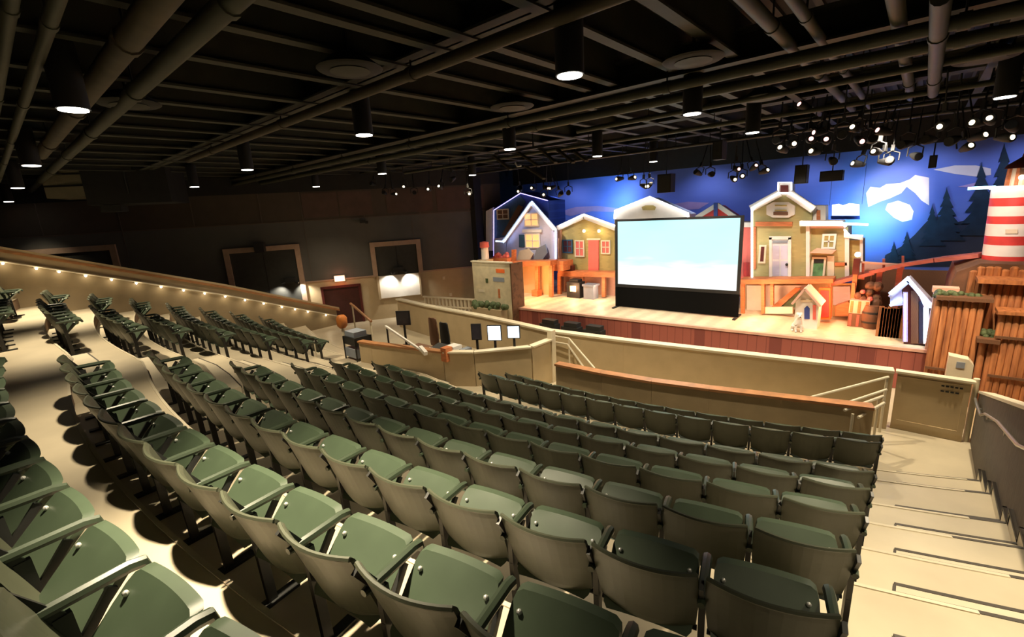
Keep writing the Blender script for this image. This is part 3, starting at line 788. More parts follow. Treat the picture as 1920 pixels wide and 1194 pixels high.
# ---- helpers for set pieces: prism facing the house from pixel outline on plane Y
def pp(pix, Y, d): 
    poly = [at(x, y, Y) for x, y in pix]
    return MB().prism([(p.x, Y, p.z) for p in poly], (0, d, 0))
def part(parent, nm, pix, Y, d, m, **kw): return pp(pix, Y, d).build(nm, m, parent, **kw)
def rect(x0, y0, x1, y1): return [(x0, y1), (x1, y1), (x1, y0), (x0, y0)]
def tubes(parent, nm, pix, Y, r, m, k=6):
    return MB().tube([at(x, y, Y) for x, y in pix], r, k).build(nm, m, parent)
def window(parent, x0, y0, x1, y1, Y, mpane=None, mf=None, cross=True, name='window'):
    f = MB(); a = at(x0, y1, Y); b = at(x1, y0, Y); w = .05
    X0, X1, A, B = a.x, b.x, a.z, b.z
    f.box((X0, Y-.05, A), (X1, Y, A+w)).box((X0, Y-.05, B-w), (X1, Y, B)).box((X0, Y-.05, A+w), (X0+w, Y, B-w)).box((X1-w, Y-.05, A+w), (X1, Y, B-w))
    if cross: xm = (X0+X1)/2; f.box((xm-.015, Y-.045, A+w), (xm+.015, Y, B-w)); zm = (A+B)/2; f.box((X0+w, Y-.045, zm-.015), (X1-w, Y, zm+.015))
    o = f.build(name, mf or m_white, parent)
    MB().box((X0+w, Y-.02, A+w), (X1-w, Y, B-w)).build('pane', mpane or m_glassd, o)
    return o
DZ = 2.0                                           # upper deck height

# blue house
bh = thing('blue_cottage', 'blue cottage front with white A-frame gable at the left end of the set', 'stage house', (-13, 15.5, 1.0))
part(bh, 'body', [(924, 500), (924, 392), (976, 361), (1028, 376), (1032, 500)], 15.7, 1.2, m_blue)
part(bh, 'shingle_patch', [(926, 392), (975, 366), (985, 378), (947, 446), (926, 446)], 15.66, .03, m_teal)
part(bh, 'roof_board', [(972, 384), (980, 388), (951, 442), (940, 441)], 15.60, .05, m_brown)
part(bh, 'corner_board', [(911, 470), (911, 396), (924, 389), (924, 470)], 15.62, .3, m_white)
tubes(bh, 'neon_edge', [(926, 500), (926, 394), (976, 362), (1027, 376)], 15.58, .018, m_neonp)
window(bh, 933, 391, 954, 412, 15.62, m_brown, m_cream)
part(bh, 'lower_siding', [(926, 496), (926, 447), (950, 444), (948, 496)], 15.55, .1, m_lav)
part(bh, 'gable_wall', [(948, 492), (952, 440), (997, 384), (1036, 428), (1036, 492)], 15.3, .2, m_lav)
b = MB()
for a, c in (((997, 380), (944, 454)), ((997, 380), (1042, 432))):
    p, q = at(*a, 15.2), at(*c, 15.2); b.beam(p, q, .14, .12, upv=(0, 1, 0))
b.build('gable_trim', m_white, bh)
tubes(bh, 'neon_edge', [(930, 452), (945, 453), (997.5, 378), (1042, 431), (1042, 484)], 15.1, .035, m_neon)
window(bh, 984, 398, 1010, 425, 15.28, m_amber, m_cream, name='arched_window')
part(bh, 'cross_board', rect(979, 430, 1015, 436), 15.2, .06, m_white)
window(bh, 986, 437, 1013, 465, 15.28, m_amber, m_white)
part(bh, 'shutter', rect(973, 440, 983, 463), 15.26, .04, m_teal)
part(bh, 'surf_board', [(968, 490), (974, 470), (990, 466), (1000, 476), (992, 490)], 15.1, .05, m_cream)
part(bh, 'fishing_net', [(1000, 486), (1006, 466), (1022, 458), (1026, 474), (1016, 488)], 15.1, .05, m_gray)
part(bh, 'corner_post', rect(1033, 432, 1042, 492), 15.14, .12, m_lav)
# left porch
po = thing('orange_porch', 'orange timber porch deck and posts under the blue cottage', 'porch', (-12.5, 14.4, 1.0))
part(po, 'deck', [(955, 500), (955, 490), (1032, 489), (1032, 498)], 14.5, .55, m_orange)
part(po, 'deck_side', [(1030, 508), (1030, 488), (1056, 490), (1056, 508)], 14.9, .7, m_orange)
part(po, 'back_wall', [(964, 562), (964, 500), (1034, 498), (1034, 554)], 15.0, .1, m_tanboard)
for x, y0, y1 in ((962, 468, 568), (1006, 498, 560), (1032, 498, 556)): part(po, 'post', rect(x-3, y0, x+3, y1), 14.6, .12, m_orange)
MB().box((at(1008, 553, 14.7).x-.15, 14.5, 1.0), (at(1008, 553, 14.7).x+.15, 14.8, 1.25)).build('crate', m_orange, po)
light('porch_lamp', 'POINT', at(1000, 525, 13.9), 90, (1, .45, .16), size=.15)
# red and white bucket post left of the blue cottage
bk = thing('striped_bollard', 'red-topped white bollard standing on the board wall left of the blue cottage', 'bollard', at(910, 486, 13.5))
p = at(910, 486, 13.5); q = at(910, 453, 13.5)
MB().lathe(p, [(.16, 0), (.15, (q.z-p.z)*.68)], 14).build('body', m_white, bk)
MB().lathe(p+Vector((0, 0, (q.z-p.z)*.68)), [(.2, 0), (.18, (q.z-p.z)*.3), (.05, (q.z-p.z)*.34)], 14).build('red_cap', m_coral, bk)
MB().box((p.x-.25, 13.3, 0), (p.x+.25, 13.7, p.z)).build('plinth', m_tan_dk, bk)
fb = MB(); p = at(935, 478, 14.4)
for k in range(14): fb.ball((p.x-.3+random.random()*.7, 14.4+random.random()*.2, p.z-.15+random.random()*.2), .1, 6)
fl = thing('flower_box', 'red flower box on the ledge of the blue cottage', 'flower box', (p.x, 14.5, p.z-.3))
fb.build('blossoms', m_coral, fl); MB().box((p.x-.45, 14.3, 1.0), (p.x+.55, 14.75, p.z-.12)).build('box', m_orange, fl)

# olive house
oh = thing('olive_cottage', 'olive cottage front with bright red door left of the screen', 'stage house', (-10, 15.8, 1.0))
part(oh, 'body', [(1050, 512), (1050, 428), (1095, 407), (1152, 427), (1152, 512)], 15.8, .4, m_olive)
b = MB()
for a, c in (((1095, 405), (1046, 428)), ((1095, 405), (1154, 427))): b.beam(at(*a, 15.7), at(*c, 15.7), .2, .1, upv=(0, 1, 0))
b.build('roof_trim', m_white, oh)
tubes(oh, 'neon_edge', [(1048, 424), (1095, 402), (1153, 423)], 15.62, .03, m_neonw)
part(oh, 'corner_board', rect(1044, 428, 1051, 505), 15.7, .1, m_pinkw)
window(oh, 1056, 449, 1074, 474, 15.78, m_dkred, m_teal)
window(oh, 1079, 450, 1096, 481, 15.78, m_coral, m_cream)
part(oh, 'red_door', rect(1103, 450, 1122, 511), 15.74, .06, m_coral)
o = part(oh, 'door_trim', rect(1100, 447, 1125, 450), 15.73, .07, m_cream)
window(oh, 1128, 450, 1145, 476, 15.78, m_coral, m_cream)
for x in (1095, 1123): MB().ball(at(x, 433, 15.7), .06, 8).build('lamp', m_lamp, oh)
for x in (1095, 1123): light('cottage_lamp', 'POINT', at(x, 436, 15.5), 4, (1, .75, .4), size=.06)
part(oh, 'deck', [(1046, 518), (1046, 508), (1153, 511), (1153, 520)], 15.3, .9, m_orange)
part(oh, 'lower_wall', [(1050, 556), (1050, 516), (1153, 519), (1153, 560)], 15.9, .1, m_pinkw)
for x in (1048, 1090, 1131): part(oh, 'post', rect(x-3, 512, x+3, 557), 15.35, .12, m_orange)
part(oh, 'planter_chest', rect(1058, 498, 1073, 513), 15.4, .2, m_dkred)
light('lower_lamp', 'POINT', at(1075, 540, 14.8), 30, (1, .5, .25), size=.15)
light('lower_lamp', 'POINT', at(1125, 540, 14.8), 30, (1, .62, .4), size=.15)
ar = thing('stove_prop', 'black stove prop with a pale panel under the olive cottage', 'prop', (at(1080, 552, 15.1).x, 15.1, 1.0))
MB().box((-.3, -.2, 0), (.3, .2, .62)).build('body', m_black, ar, local=True); MB().box((-.14, -.21, .25), (.14, -.2, .48)).build('front_panel', m_cream, ar, local=True)
MB().box((-.2, -.15, .62), (.2, .15, .72)).build('top_ledge', m_black, ar, local=True)
bn = thing('grey_bin', 'grey bin beside the black stove prop under the olive cottage', 'bin', (at(1108, 552, 15.1).x, 15.1, 1.0))
MB().prism([(-.22, -.18, 0), (.22, -.18, 0), (.22, .18, 0), (-.22, .18, 0)], (0, 0, .5)).build('body', m_gray, bn, local=True)
MB().box((-.26, -.22, .5), (.26, .22, .57)).build('lid', m_gray, bn, local=True)

# white gable and red gable behind the screen
wg = thing('white_gable', 'white lit house gable rising behind the top of the screen', 'stage house', (-6.5, 16.2, 1.0))
part(wg, 'body', [(1152, 560), (1152, 396), (1218, 371), (1290, 402), (1290, 560)], 16.3, .8, m_white)
tubes(wg, 'neon_edge', [(1153, 410), (1153, 396), (1218, 370), (1290, 401), (1290, 415)], 16.15, .05, m_neonw)
part(wg, 'attic_vent', [(1205, 394), (1203, 388), (1210, 385), (1224, 385), (1229, 388), (1227, 394)], 16.25, .05, m_olive)
rg = thing('red_gable', 'small red gable with white roof edges behind the right top of the screen', 'stage house', (-4.7, 16.2, 1.0))
part(rg, 'body', [(1308, 560), (1308, 408), (1345, 386), (1380, 410), (1380, 560)], 16.3, .8, m_red)
b = MB()
for a, c in (((1345, 384), (1306, 408)), ((1345, 384), (1383, 410))): b.beam(at(*a, 16.2), at(*c, 16.2), .14, .09, upv=(0, 1, 0))
b.build('roof_trim', m_white, rg)
part(rg, 'finial_post', rect(1338, 380, 1345, 410), 16.1, .06, m_blue)
rs_ = thing('coral_shack', 'narrow coral boarded shack squeezed between screen and big green house', 'stage house', (-4, 16.0, 1.0))
part(rs_, 'body', rect(1382, 425, 1408, 525), 15.9, .8, m_coral)
part(rs_, 'cap', rect(1381, 417, 1409, 426), 15.85, .9, m_white)
part(rs_, 'red_shutter', rect(1394, 492, 1404, 518), 15.86, .05, m_red)

# big yellow-green house
gh = thing('yellow_green_house', 'tall yellow-green house front with white door and chimney right of the screen', 'stage house', (-3.2, 15.8, 1.0))
part(gh, 'body', [(1410, 524), (1410, 391), (1458, 366), (1484, 366), (1523, 393), (1517, 524)], 15.6, .7, m_yelgr)
b = MB()
for a, c in (((1462, 362), (1408, 391)), ((1480, 362), (1526, 393))): b.beam(at(*a, 15.5), at(*c, 15.5), .2, .12, upv=(0, 1, 0))
b.build('roof_trim', m_white, gh)
tubes(gh, 'neon_edge', [(1410, 524), (1410, 390), (1460, 362), (1482, 362), (1525, 391)], 15.42, .03, m_neonw)
part(gh, 'chimney', rect(1459, 343, 1484, 366), 15.6, .5, m_white)
part(gh, 'chimney_front', rect(1463, 347, 1478, 362), 15.56, .05, m_dkred)
tubes(gh, 'neon_edge', [(1459, 364), (1459, 342), (1484, 342), (1484, 364)], 15.5, .02, m_neonw)
part(gh, 'attic_window', [(1449, 408), (1437, 402), (1437, 386), (1449, 379), (1478, 379), (1490, 386), (1490, 402), (1478, 408)], 15.52, .08, m_white)
for y in (384, 393): part(gh, 'vent_slat', rect(1453, y, 1475, y+2.5), 15.49, .04, m_olive)
part(gh, 'attic_sill', rect(1450, 397, 1477, 403), 15.48, .05, m_brown)
part(gh, 'lintel', rect(1416, 416, 1485, 424), 15.5, .1, m_orange)
dr = part(gh, 'door', rect(1446, 449, 1479, 522), 15.54, .05, mat('pale_blue_door', (.62, .66, .72), .5, var=.05))
dt = MB(); 
for r_ in (rect(1442, 445, 1447, 522), rect(1478, 445, 1483, 522), rect(1442, 443, 1483, 449)): join(dt, pp(r_, 15.5, .1))
dt.build('door_frame', m_white, gh)
MB().ball(at(1475, 496, 15.48), .04, 8).build('door_knob', m_black, gh)
part(gh, 'door_plaque', rect(1449, 452, 1476, 456), 15.52, .03, m_gray)
for x0, x1 in ((1449, 1461), (1464, 1476)):
    for y0, y1 in ((461, 486), (490, 517)): part(gh, 'door_panel', rect(x0, y0, x1, y1), 15.53, .02, m_lav)
window(gh, 1422, 459, 1438, 493, 15.58, m_dkred, m_cream, False, name='framed_picture')
part(gh, 'corner_board', rect(1511, 420, 1518, 524), 15.5, .1, m_white)
part(gh, 'side_board', rect(1412, 425, 1417, 505), 15.55, .06, m_orange)
# annex
an = thing('kiosk_annex', 'small lit annex with flat white roof beam beside the yellow-green house', 'stage house', (-1.8, 15.6, 1.0))
part(an, 'body', rect(1518, 426, 1590, 524), 15.65, .9, m_yelgr)
part(an, 'wing_body', rect(1588, 450, 1617, 524), 15.8, .8, m_olive)
part(an, 'roof_beam', rect(1499, 414, 1580, 424), 15.3, .6, m_white)
tubes(an, 'neon_edge', [(1500, 418), (1580, 419), (1586, 425)], 15.25, .035, m_neonw)
tubes(an, 'neon_edge', [(1577, 419), (1628, 421)], 15.3, .035, m_neonc)
part(an, 'wing_trim', [(1582, 445), (1582, 428), (1592, 442), (1618, 442), (1618, 450)], 15.55, .15, m_white)
tubes(an, 'neon_edge', [(1583, 430), (1593, 441), (1618, 442)], 15.5, .025, m_neonw)
part(an, 'corner_board', rect(1584, 445, 1592, 524), 15.6, .08, m_white)
part(an, 'corner_board', rect(1612, 446, 1618, 510), 15.7, .08, m_white)
part(an, 'chimney', rect(1524, 385, 1548, 416), 15.7, .5, m_white)
part(an, 'chimney_opening', rect(1531, 394, 1538, 412), 15.66, .05, m_orange)
window(an, 1540, 438, 1569, 466, 15.62, m_olive, m_white)
window(an, 1519, 482, 1550, 524, 15.62, m_grnwin, m_cream, False, name='serving_window')
part(an, 'window_shade', rect(1523, 485, 1544, 493), 15.58, .03, m_black)
part(an, 'awning', [(1518, 474), (1528, 467), (1566, 470), (1560, 476)], 15.35, .3, m_pinkw)
part(an, 'narrow_door', rect(1551, 480, 1564, 524), 15.6, .05, m_cream)
part(an, 'cross_board', rect(1565, 492, 1588, 498), 15.6, .04, m_orange)
part(an, 'eave_board', rect(1519, 424, 1585, 428), 15.5, .12, m_pinkw)
ln = thing('porch_lantern', 'dark red lantern with a lit top on the ramp by the annex', 'lantern', at(1604, 514, 15.1))
p = at(1604, 514, 15.1)
MB().box((p.x-.07, 15.03, p.z), (p.x+.07, 15.17, p.z+.42)).build('lantern_body', m_dkred, ln)
MB().ball((p.x, 15.1, p.z+.52), .07, 8).build('bulb', m_lamp, ln)
MB().box((p.x-.05, 15.05, 1.0), (p.x+.05, 15.15, p.z)).build('lantern_post', m_orange, ln)
cs = thing('white_cloud_sign', 'bright white rectangular panel hanging against the blue backdrop above the annex', 'sign', at(1585, 392, 17.2))
part(cs, 'panel', [(1560, 404), (1560, 384), (1572, 382), (1580, 385), (1592, 381), (1611, 383), (1611, 404)], 17.3, .06, mat('lit_sign_face', (.9, .88, .82), .5, emit=(1, .95, .88), estr=1.6))
part(cs, 'lower_edge', rect(1558, 405, 1612, 411), 17.3, .06, m_blue)
hz0 = at(1585, 384, 17.33)
MB().tube([(hz0.x-.4, 17.33, hz0.z), (hz0.x-.4, 17.33, 6.3)], .006, 5).tube([(hz0.x+.4, 17.33, hz0.z), (hz0.x+.4, 17.33, 6.3)], .006, 5).build('hanging_wire', m_blackm, cs)
# deck of the green house
dk = thing('orange_deck', 'orange timber deck with posts and stair under the yellow-green house', 'deck', (-2.7, 15.2, 1.0))
part(dk, 'deck_beam', [(1386, 533), (1386, 524), (1562, 523), (1562, 531)], 14.95, .6, m_orange)
part(dk, 'back_wall', rect(1388, 531, 1600, 594), 15.75, .08, m_tanboard)
part(dk, 'white_panel', rect(1400, 535, 1428, 582), 15.6, .06, m_white)
part(dk, 'white_panel', rect(1436, 535, 1510, 580), 15.6, .06, m_white)
part(dk, 'white_panel', rect(1562, 537, 1594, 572), 15.6, .06, m_lav)
for x, y in ((1392, 592), (1430, 588), (1447, 572), (1556, 595), (1600, 596)): part(dk, 'post', rect(x-3, 530, x+3, y), 15.0, .12, m_orange)
part(dk, 'stair_stringer', [(1445, 576), (1490, 540), (1502, 540), (1460, 578)], 15.3, .1, m_orange)
part(dk, 'stair_side', [(1462, 576), (1500, 545), (1500, 577)], 15.35, .08, m_leaf)
part(dk, 'base_board', rect(1432, 576, 1486, 588), 15.1, .1, m_cream)
part(dk, 'bench', [(1566, 592), (1566, 574), (1590, 566), (1594, 570), (1594, 592)], 15.2, .3, m_orange)
light('deck_lamp', 'POINT', at(1420, 560, 14.3), 70, (1, .45, .2), size=.15)
light('deck_lamp', 'POINT', at(1575, 560, 14.3), 70, (1, .35, .12), size=.15)
ct = thing('red_cabinet', 'bright orange-red cabinet under the deck behind the dog house', 'cabinet', (at(1546, 590, 14.85).x, 14.8, 1.0))
part(ct, 'body', rect(1536, 540, 1557, 599), 14.8, .14, m_orangebr)
part(ct, 'cabinet_door', rect(1538.5, 545, 1554.5, 594), 14.77, .03, m_red)
# dog house and dog
DY = 14.0
dh = thing('dog_house', 'small pale dog house with peaked roof standing on the stage', 'dog house', (at(1511, 598, DY).x, DY, 1.0))
a, b_, ap = at(1489, 602, DY), at(1533, 600, DY), at(1511, 543, DY)
ze = at(1489, 566, DY).z
pr_ = [(a.x, DY, 1.0), (b_.x, DY, 1.0), (b_.x, DY, ze), (ap.x, DY, ap.z), (a.x, DY, ze)]
MB().prism(pr_, (0, .5, 0)).build('body', m_white, dh)
b = MB(); 
for e in (a.x-.06, b_.x+.06): b.beam((e, DY+.2, ze-.03), (ap.x, DY+.2, ap.z+.05), .66, .06, upv=(0, 0, 1))
b.build('roof', m_cream, dh)
b = MB()
for e in (a.x-.06, b_.x+.06): b.beam((e, DY-.15, ze-.03), (ap.x, DY-.15, ap.z+.05), .05, .09, upv=(0, 1, 0))
b.build('roof_edge', m_pinkw, dh)
part(dh, 'doorway', [(1508, 598), (1508, 578), (1513, 573), (1518, 578), (1518, 598)], DY-.02, .03, m_blue)
part(dh, 'name_board', rect(1501, 562, 1521, 566), DY-.03, .04, m_cream)
part(dh, 'side_board', rect(1524, 572, 1530, 599), DY-.02, .03, m_coral)
dg = thing('dog_figure', 'small white sitting dog figure in front of the dog house', 'dog', (at(1496, 606, 13.6).x, 13.6, 1.0), rad(20))
bm = bmesh.new()
V = {}
def jv(n, p): V[n] = bm.verts.new(p)
for n, p in dict(pel=(0, .12, .14), chest=(0, -.06, .26), neck=(0, -.09, .37), head=(0, -.10, .45), nose=(0, -.20, .43), lf1=(.06, -.10, .15), lf2=(.06, -.12, .03), lf3=(.06, -.17, .02),
                  rf1=(-.06, -.10, .15), rf2=(-.06, -.12, .03), rf3=(-.06, -.17, .02), lh1=(.10, .02, .13), lh2=(.11, .08, .03), lh3=(.11, -.04, .02), rh1=(-.10, .02, .13), rh2=(-.11, .08, .03), rh3=(-.11, -.04, .02),
                  t1=(0, .22, .08), t2=(.05, .30, .12), le=(.07, -.07, .52), re=(-.07, -.07, .52)).items(): jv(n, p)
for a_, b2 in (('pel', 'chest'), ('chest', 'neck'), ('neck', 'head'), ('head', 'nose'), ('chest', 'lf1'), ('lf1', 'lf2'), ('lf2', 'lf3'), ('chest', 'rf1'), ('rf1', 'rf2'), ('rf2', 'rf3'), ('pel', 'lh1'), ('lh1', 'lh2'), ('lh2', 'lh3'),
               ('pel', 'rh1'), ('rh1', 'rh2'), ('rh2', 'rh3'), ('pel', 't1'), ('t1', 't2'), ('head', 'le'), ('head', 're')): bm.edges.new((V[a_], V[b2]))
me = bpy.data.meshes.new('body'); idx = list(V.keys()); bm.to_mesh(me); bm.free()
do = bpy.data.objects.new('body', me); COL.objects.link(do); do.parent = dg
rds = dict(pel=.11, chest=.095, neck=.06, head=.075, nose=.03, lf1=.035, lf2=.025, lf3=.025, rf1=.035, rf2=.025, rf3=.025, lh1=.06, lh2=.035, lh3=.025, rh1=.06, rh2=.035, rh3=.025, t1=.03, t2=.012, le=.018, re=.018)
md = do.modifiers.new('skin', 'SKIN'); 
if not me.skin_vertices: me.skin_vertices.new()
for n, sv in zip(idx, me.skin_vertices[0].data): sv.radius = (rds[n], rds[n]); sv.use_root = (n == 'pel')
sb = do.modifiers.new('sub', 'SUBSURF'); sb.levels = 2; sb.render_levels = 2
me.materials.append(m_white)
eb = MB().ball((.03, -.165, .47), .01, 6).ball((-.03, -.165, .47), .01, 6).ball((0, -.225, .435), .015, 6); eb.build('eyes_and_nose', m_black, dg, local=True)

# ramp / boardwalk
bwk = thing('boardwalk_ramp', 'sloping red timber boardwalk rising from the deck toward the lighthouse', 'ramp', (0, 15, 1.0))
b = MB()
RP = [at(1560, 530, 15.4), at(1640, 509, 15.4), at(1700, 495, 15.2), at(1760, 486, 15.0), at(1842, 477, 14.8)]
for p, q in zip(RP[:-1], RP[1:]): b.beam(p, q, .6, .09)
b.build('walkway', m_redwood, bwk)
for px, top, bot in ((1618, 490, 524), (1657, 485, 510), (1693, 480, 505)):
    part(bwk, 'rail_post', rect(px-2.5, top, px+2.5, bot), 15.2, .06, m_redwood)
tubes(bwk, 'top_rail', [(1608, 491), (1685, 496), (1760, 484), (1840, 476)], 15.15, .03, m_pinkw)
part(bwk, 'infill_panel', [(1618, 512), (1618, 493), (1690, 496), (1690, 500)], 15.6, .06, m_pinkw)
for px, top in ((1650, 508), (1688, 502)): 
    p = at(px, top, 15.3); MB().box((p.x-.06, 15.25, 1.0), (p.x+.06, 15.37, p.z)).build('support_post', m_redwood, bwk)
struct('wall_set_recess', MB().box((at(1600, 560, 16.6).x, 16.6, 1.0), (2.2, 16.7, 2.3)), m_brown)
for k, (px, py, w_, h_, m, lab) in enumerate(((1610, 592, .42, .36, m_brown, 'brown crate under the boardwalk, lower one of the stack'),)):
    p = at(px, py, 14.9)
    for q, (zz, l2, mm) in enumerate(((0, 'brown crate under the boardwalk at the bottom of its stack', m_brown), (.36, 'pinkish crate resting on the brown crate under the boardwalk', m_pinkw))):
        r = thing('prop_crate', l2, 'crate', (p.x, 14.9, 1.0+zz)); MB().box((-.21, -.18, 0), (.21, .18, .35)).build('box', mm, r, local=True)
        sl_ = MB()
        for s in (-.16, 0, .16): sl_.box((s-.03, -.19, .02), (s+.03, -.18, .33))
        sl_.build('slats', m_orange if q else m_redwood, r, local=True)
p = at(1633, 592, 14.7); r = thing('barrel', 'dark brown wooden barrel beside the crates under the boardwalk', 'barrel', (p.x, 14.75, 1.0))
MB().lathe((0, 0, 0), [(.15, 0), (.2, .2), (.2, .4), (.15, .6)], 14).build('staves', m_brown, r, local=True)
MB().lathe((0, 0, .15), [(.195, 0), (.205, .05)], 14).lathe((0, 0, .40), [(.205, 0), (.195, .05)], 14).build('hoops', m_blackm, r, local=True)
p = at(1629, 545, 14.9); r = thing('hanging_net', 'dark fishing net with floats hanging under the boardwalk', 'net', (p.x, 15.0, 1.62))
nb = MB()
for k in range(9): nb.ball((random.uniform(-.25, .25), random.uniform(-.05, .05), random.uniform(0, .5)), random.uniform(.09, .14), 7)
nb.build('net_bundle', m_brown, r, local=True); MB().ball((.05, -.14, .12), .07, 8).ball((-.12, -.13, .3), .06, 8).build('floats', m_coral, r, local=True)
MB().tube([(0, .2, .48), (0, .2, .72)], .012, 6).build('hook_rope', m_brown, r, local=True)
fn = thing('plank_fence', 'low brown plank fence left of the blue-lit hut', 'fence', (at(1668, 618, 14.0).x, 14.0, 1.0))
for k in range(8):
    x = at(1648+k*5.6, 618, 14.0).x; zt_ = at(1648+k*5.6, 572+random.random()*6, 14).z
    MB().box((x-.055, 13.98, 1.0), (x+.05, 14.03, zt_)).build('plank', m_log, fn)
MB().box((at(1646, 600, 14).x, 14.03, 1.3), (at(1692, 600, 14).x, 14.07, 1.38)).build('rail', m_brown, fn)

# blue-lit hut
HY = 13.55
hu = thing('blue_lit_hut', 'narrow hut outlined in blue-white light before the palisade', 'hut', (at(1715, 640, HY).x, HY, 1.0))
def hp(px, py): p = at(px, py, HY); return Vector((p.x, HY, max(1.0, p.z)))
bodyp = [hp(1694, 645), hp(1742, 646), hp(1742, 572), hp(1703, 528), hp(1694, 540)]
MB().prism(bodyp, (0, .5, 0)).build('body', m_dkred, hu)
tubes(hu, 'neon_edge', [(1669, 573), (1690, 561)], HY-.06, .03, m_neon)
MB().tube([hp(1752, 576)+Vector((0, -.1, 0)), hp(1764, 578)+Vector((0, -.1, 0))], .05, 8).build('eave_lamp', m_neonp, hu)
part(hu, 'left_post', rect(1693, 548, 1702, 641), HY-.05, .06, m_lav)
part(hu, 'door', rect(1708, 545, 1722, 644), HY-.03, .04, m_brown)
part(hu, 'dark_jamb', rect(1723, 565, 1730, 644), HY-.03, .04, m_glassd)
part(hu, 'right_post', rect(1731, 578, 1742, 645), HY-.05, .06, m_white)
b = MB(); b.beam(hp(1669, 556)+Vector((0, .2, 0)), hp(1703, 526)+Vector((0, .2, 0)), .62, .08); b.beam(hp(1703, 524)+Vector((0, .2, 0)), hp(1752, 577)+Vector((0, .2, 0)), .62, .08)
b.build('roof', m_lav, hu)
part(hu, 'roof_side', [(1669, 574), (1669, 552), (1690, 538), (1694, 572)], HY-.02, .3, m_lav)
tubes(hu, 'neon_edge', [(1669, 551), (1702, 521), (1728, 554), (1736, 572), (1754, 576)], HY-.13, .045, m_neon)
tubes(hu, 'neon_edge', [(1735, 576), (1735, 642)], HY-.09, .032, m_neon)
tubes(hu, 'neon_edge', [(1697, 550), (1697, 640)], HY-.09, .02, m_neonp)

# palisade
PY = 12.9
def logrow(parent, nm, x0, x1, tops, Y, r=.058, z0=0):
    b = MB(); n = max(2, int((x1-x0)/(2*r*.82)))
    for k in range(n):
        x = x0 + (k+.5)*(x1-x0)/n; t = tops + random.uniform(-.05, .05)
        b.tube([(x, Y, z0), (x+random.uniform(-.01, .01), Y, t-.03), (x, Y, t)], [r, r*.96, r*.5], 8)
    return b.build(nm, m_log, parent)
pl = thing('log_palisade', 'stepped brown log palisade filling the right edge beside the stage', 'palisade', (1.8, PY, 0))
xA0, xA1 = at(1748, 600, PY).x, at(1842, 600, PY).x
xB0, xB1 = at(1868, 600, PY).x, 4.2
logrow(pl, 'log_wall', xA0, xA1, at(1800, 562, PY).z, PY)
logrow(pl, 'log_wall', xA1, xB0+.05, at(1855, 640, PY-.1).z, PY-.1)
logrow(pl, 'log_wall', xA1-.05, xB0+.3, at(1855, 575, PY+.5).z, PY+.5)
logrow(pl, 'log_wall', xB0, xB1, at(1900, 585, PY-.15).z, PY-.15)
logrow(pl, 'log_wall', xB0-.25, xB1, at(1900, 528, PY+.35).z, PY+.35)
for z_, x_a, x_b, Y_ in ((.75, xB0, xB1, PY-.22), (1.55, xB0, xB1, PY-.22), (.7, xA0, xA1, PY-.07)): MB().box((x_a, Y_-.03, z_), (x_b, Y_, z_+.05)).build('cross_rail', m_brown, pl)
p = at(1855, 640, PY-.1); MB().box((xA1-.05, PY-.3, p.z), (xB0+.08, PY+.35, p.z+.08)).build('ledge', m_brown, pl)
p = at(1890, 585, PY); MB().box((xB0-.03, PY-.3, p.z), (xB1, PY+.2, p.z+.06)).build('ledge', m_log, pl)
p = at(1800, 562, PY); MB().box((xA0, PY-.15, p.z), (xA1+.1, PY+.4, p.z+.07)).build('ledge', m_brown, pl)
p = at(1890, 530, PY+.35); MB().box((xB0-.35, PY+.1, p.z), (xB1, PY+.7, p.z+.08)).build('ledge', m_log, pl)
for nm, lab, px0, px1, py, Y, zz in (('planter_shrub', 'grey-green shrubs on top of the left palisade section', 1752, 1835, 562, PY+.15, .09), ('planter_shrub', 'grey-green shrub in the palisade window notch', 1840, 1868, 638, PY+.05, .1)):
    b = MB(); x0, x1 = at(px0, py, Y).x, at(px1, py, Y).x; z_ = at(px0, py, Y).z+zz
    for k in range(26): b.ball((random.uniform(x0, x1), Y+random.uniform(-.12, .12), z_+random.uniform(.0, .09)), random.uniform(.035, .075), 6)
    tag(b.build(nm, m_leaf), lab, 'shrub')
rk = MB(); xr0 = at(1785, 510, 14.0).x
rk.prism([(xr0, 13.7, 0), (4.5, 13.7, 0), (4.5, 13.7, at(1900, 498, 13.7).z), (at(1838, 500, 13.7).x, 13.7, at(1838, 494, 13.7).z), (at(1795, 505, 13.7).x, 13.7, at(1795, 510, 13.7).z), (xr0, 13.7, at(1785, 540, 13.7).z)], (0, 2.2, 0))
rk_t = thing('rock_mound', 'dark brown timber-faced mound under the lighthouse', 'mound', (2.5, 14.6, 0))
rk.build('mound_body', m_rock, rk_t)
logrow(rk_t, 'timber_face', xr0+.25, 4.4, at(1850, 503, 13.6).z, 13.62, r=.07, z0=1.0)
p = at(1758, 540, 13.3); tag(MB().box((p.x-.05, 13.25, 1.0), (p.x+.30, 13.5, p.z-.08)).box((p.x-.08, 13.22, p.z-.08), (p.x+.34, 13.52, p.z+.02)).build('stone_block', m_pinkw), 'pinkish block on the ledge right of the blue-lit hut', 'block')
# utility box behind the gate
p = at(1802, 690, 11.6); u = thing('utility_box', 'small pale box with a dark mark at the foot of the palisade', 'box', (p.x, 11.8, 0))
MB().prism([(-.18, 0, 0), (.18, 0, 0), (.18, 0, p.z+.02), (.10, 0, p.z+.12), (-.18, 0, p.z+.16)], (0, .25, 0)).build('case', m_cream, u, local=True)
MB().box((-.06, -.012, p.z-.06), (.06, 0, p.z+.06)).build('dark_mark', m_gray, u, local=True)
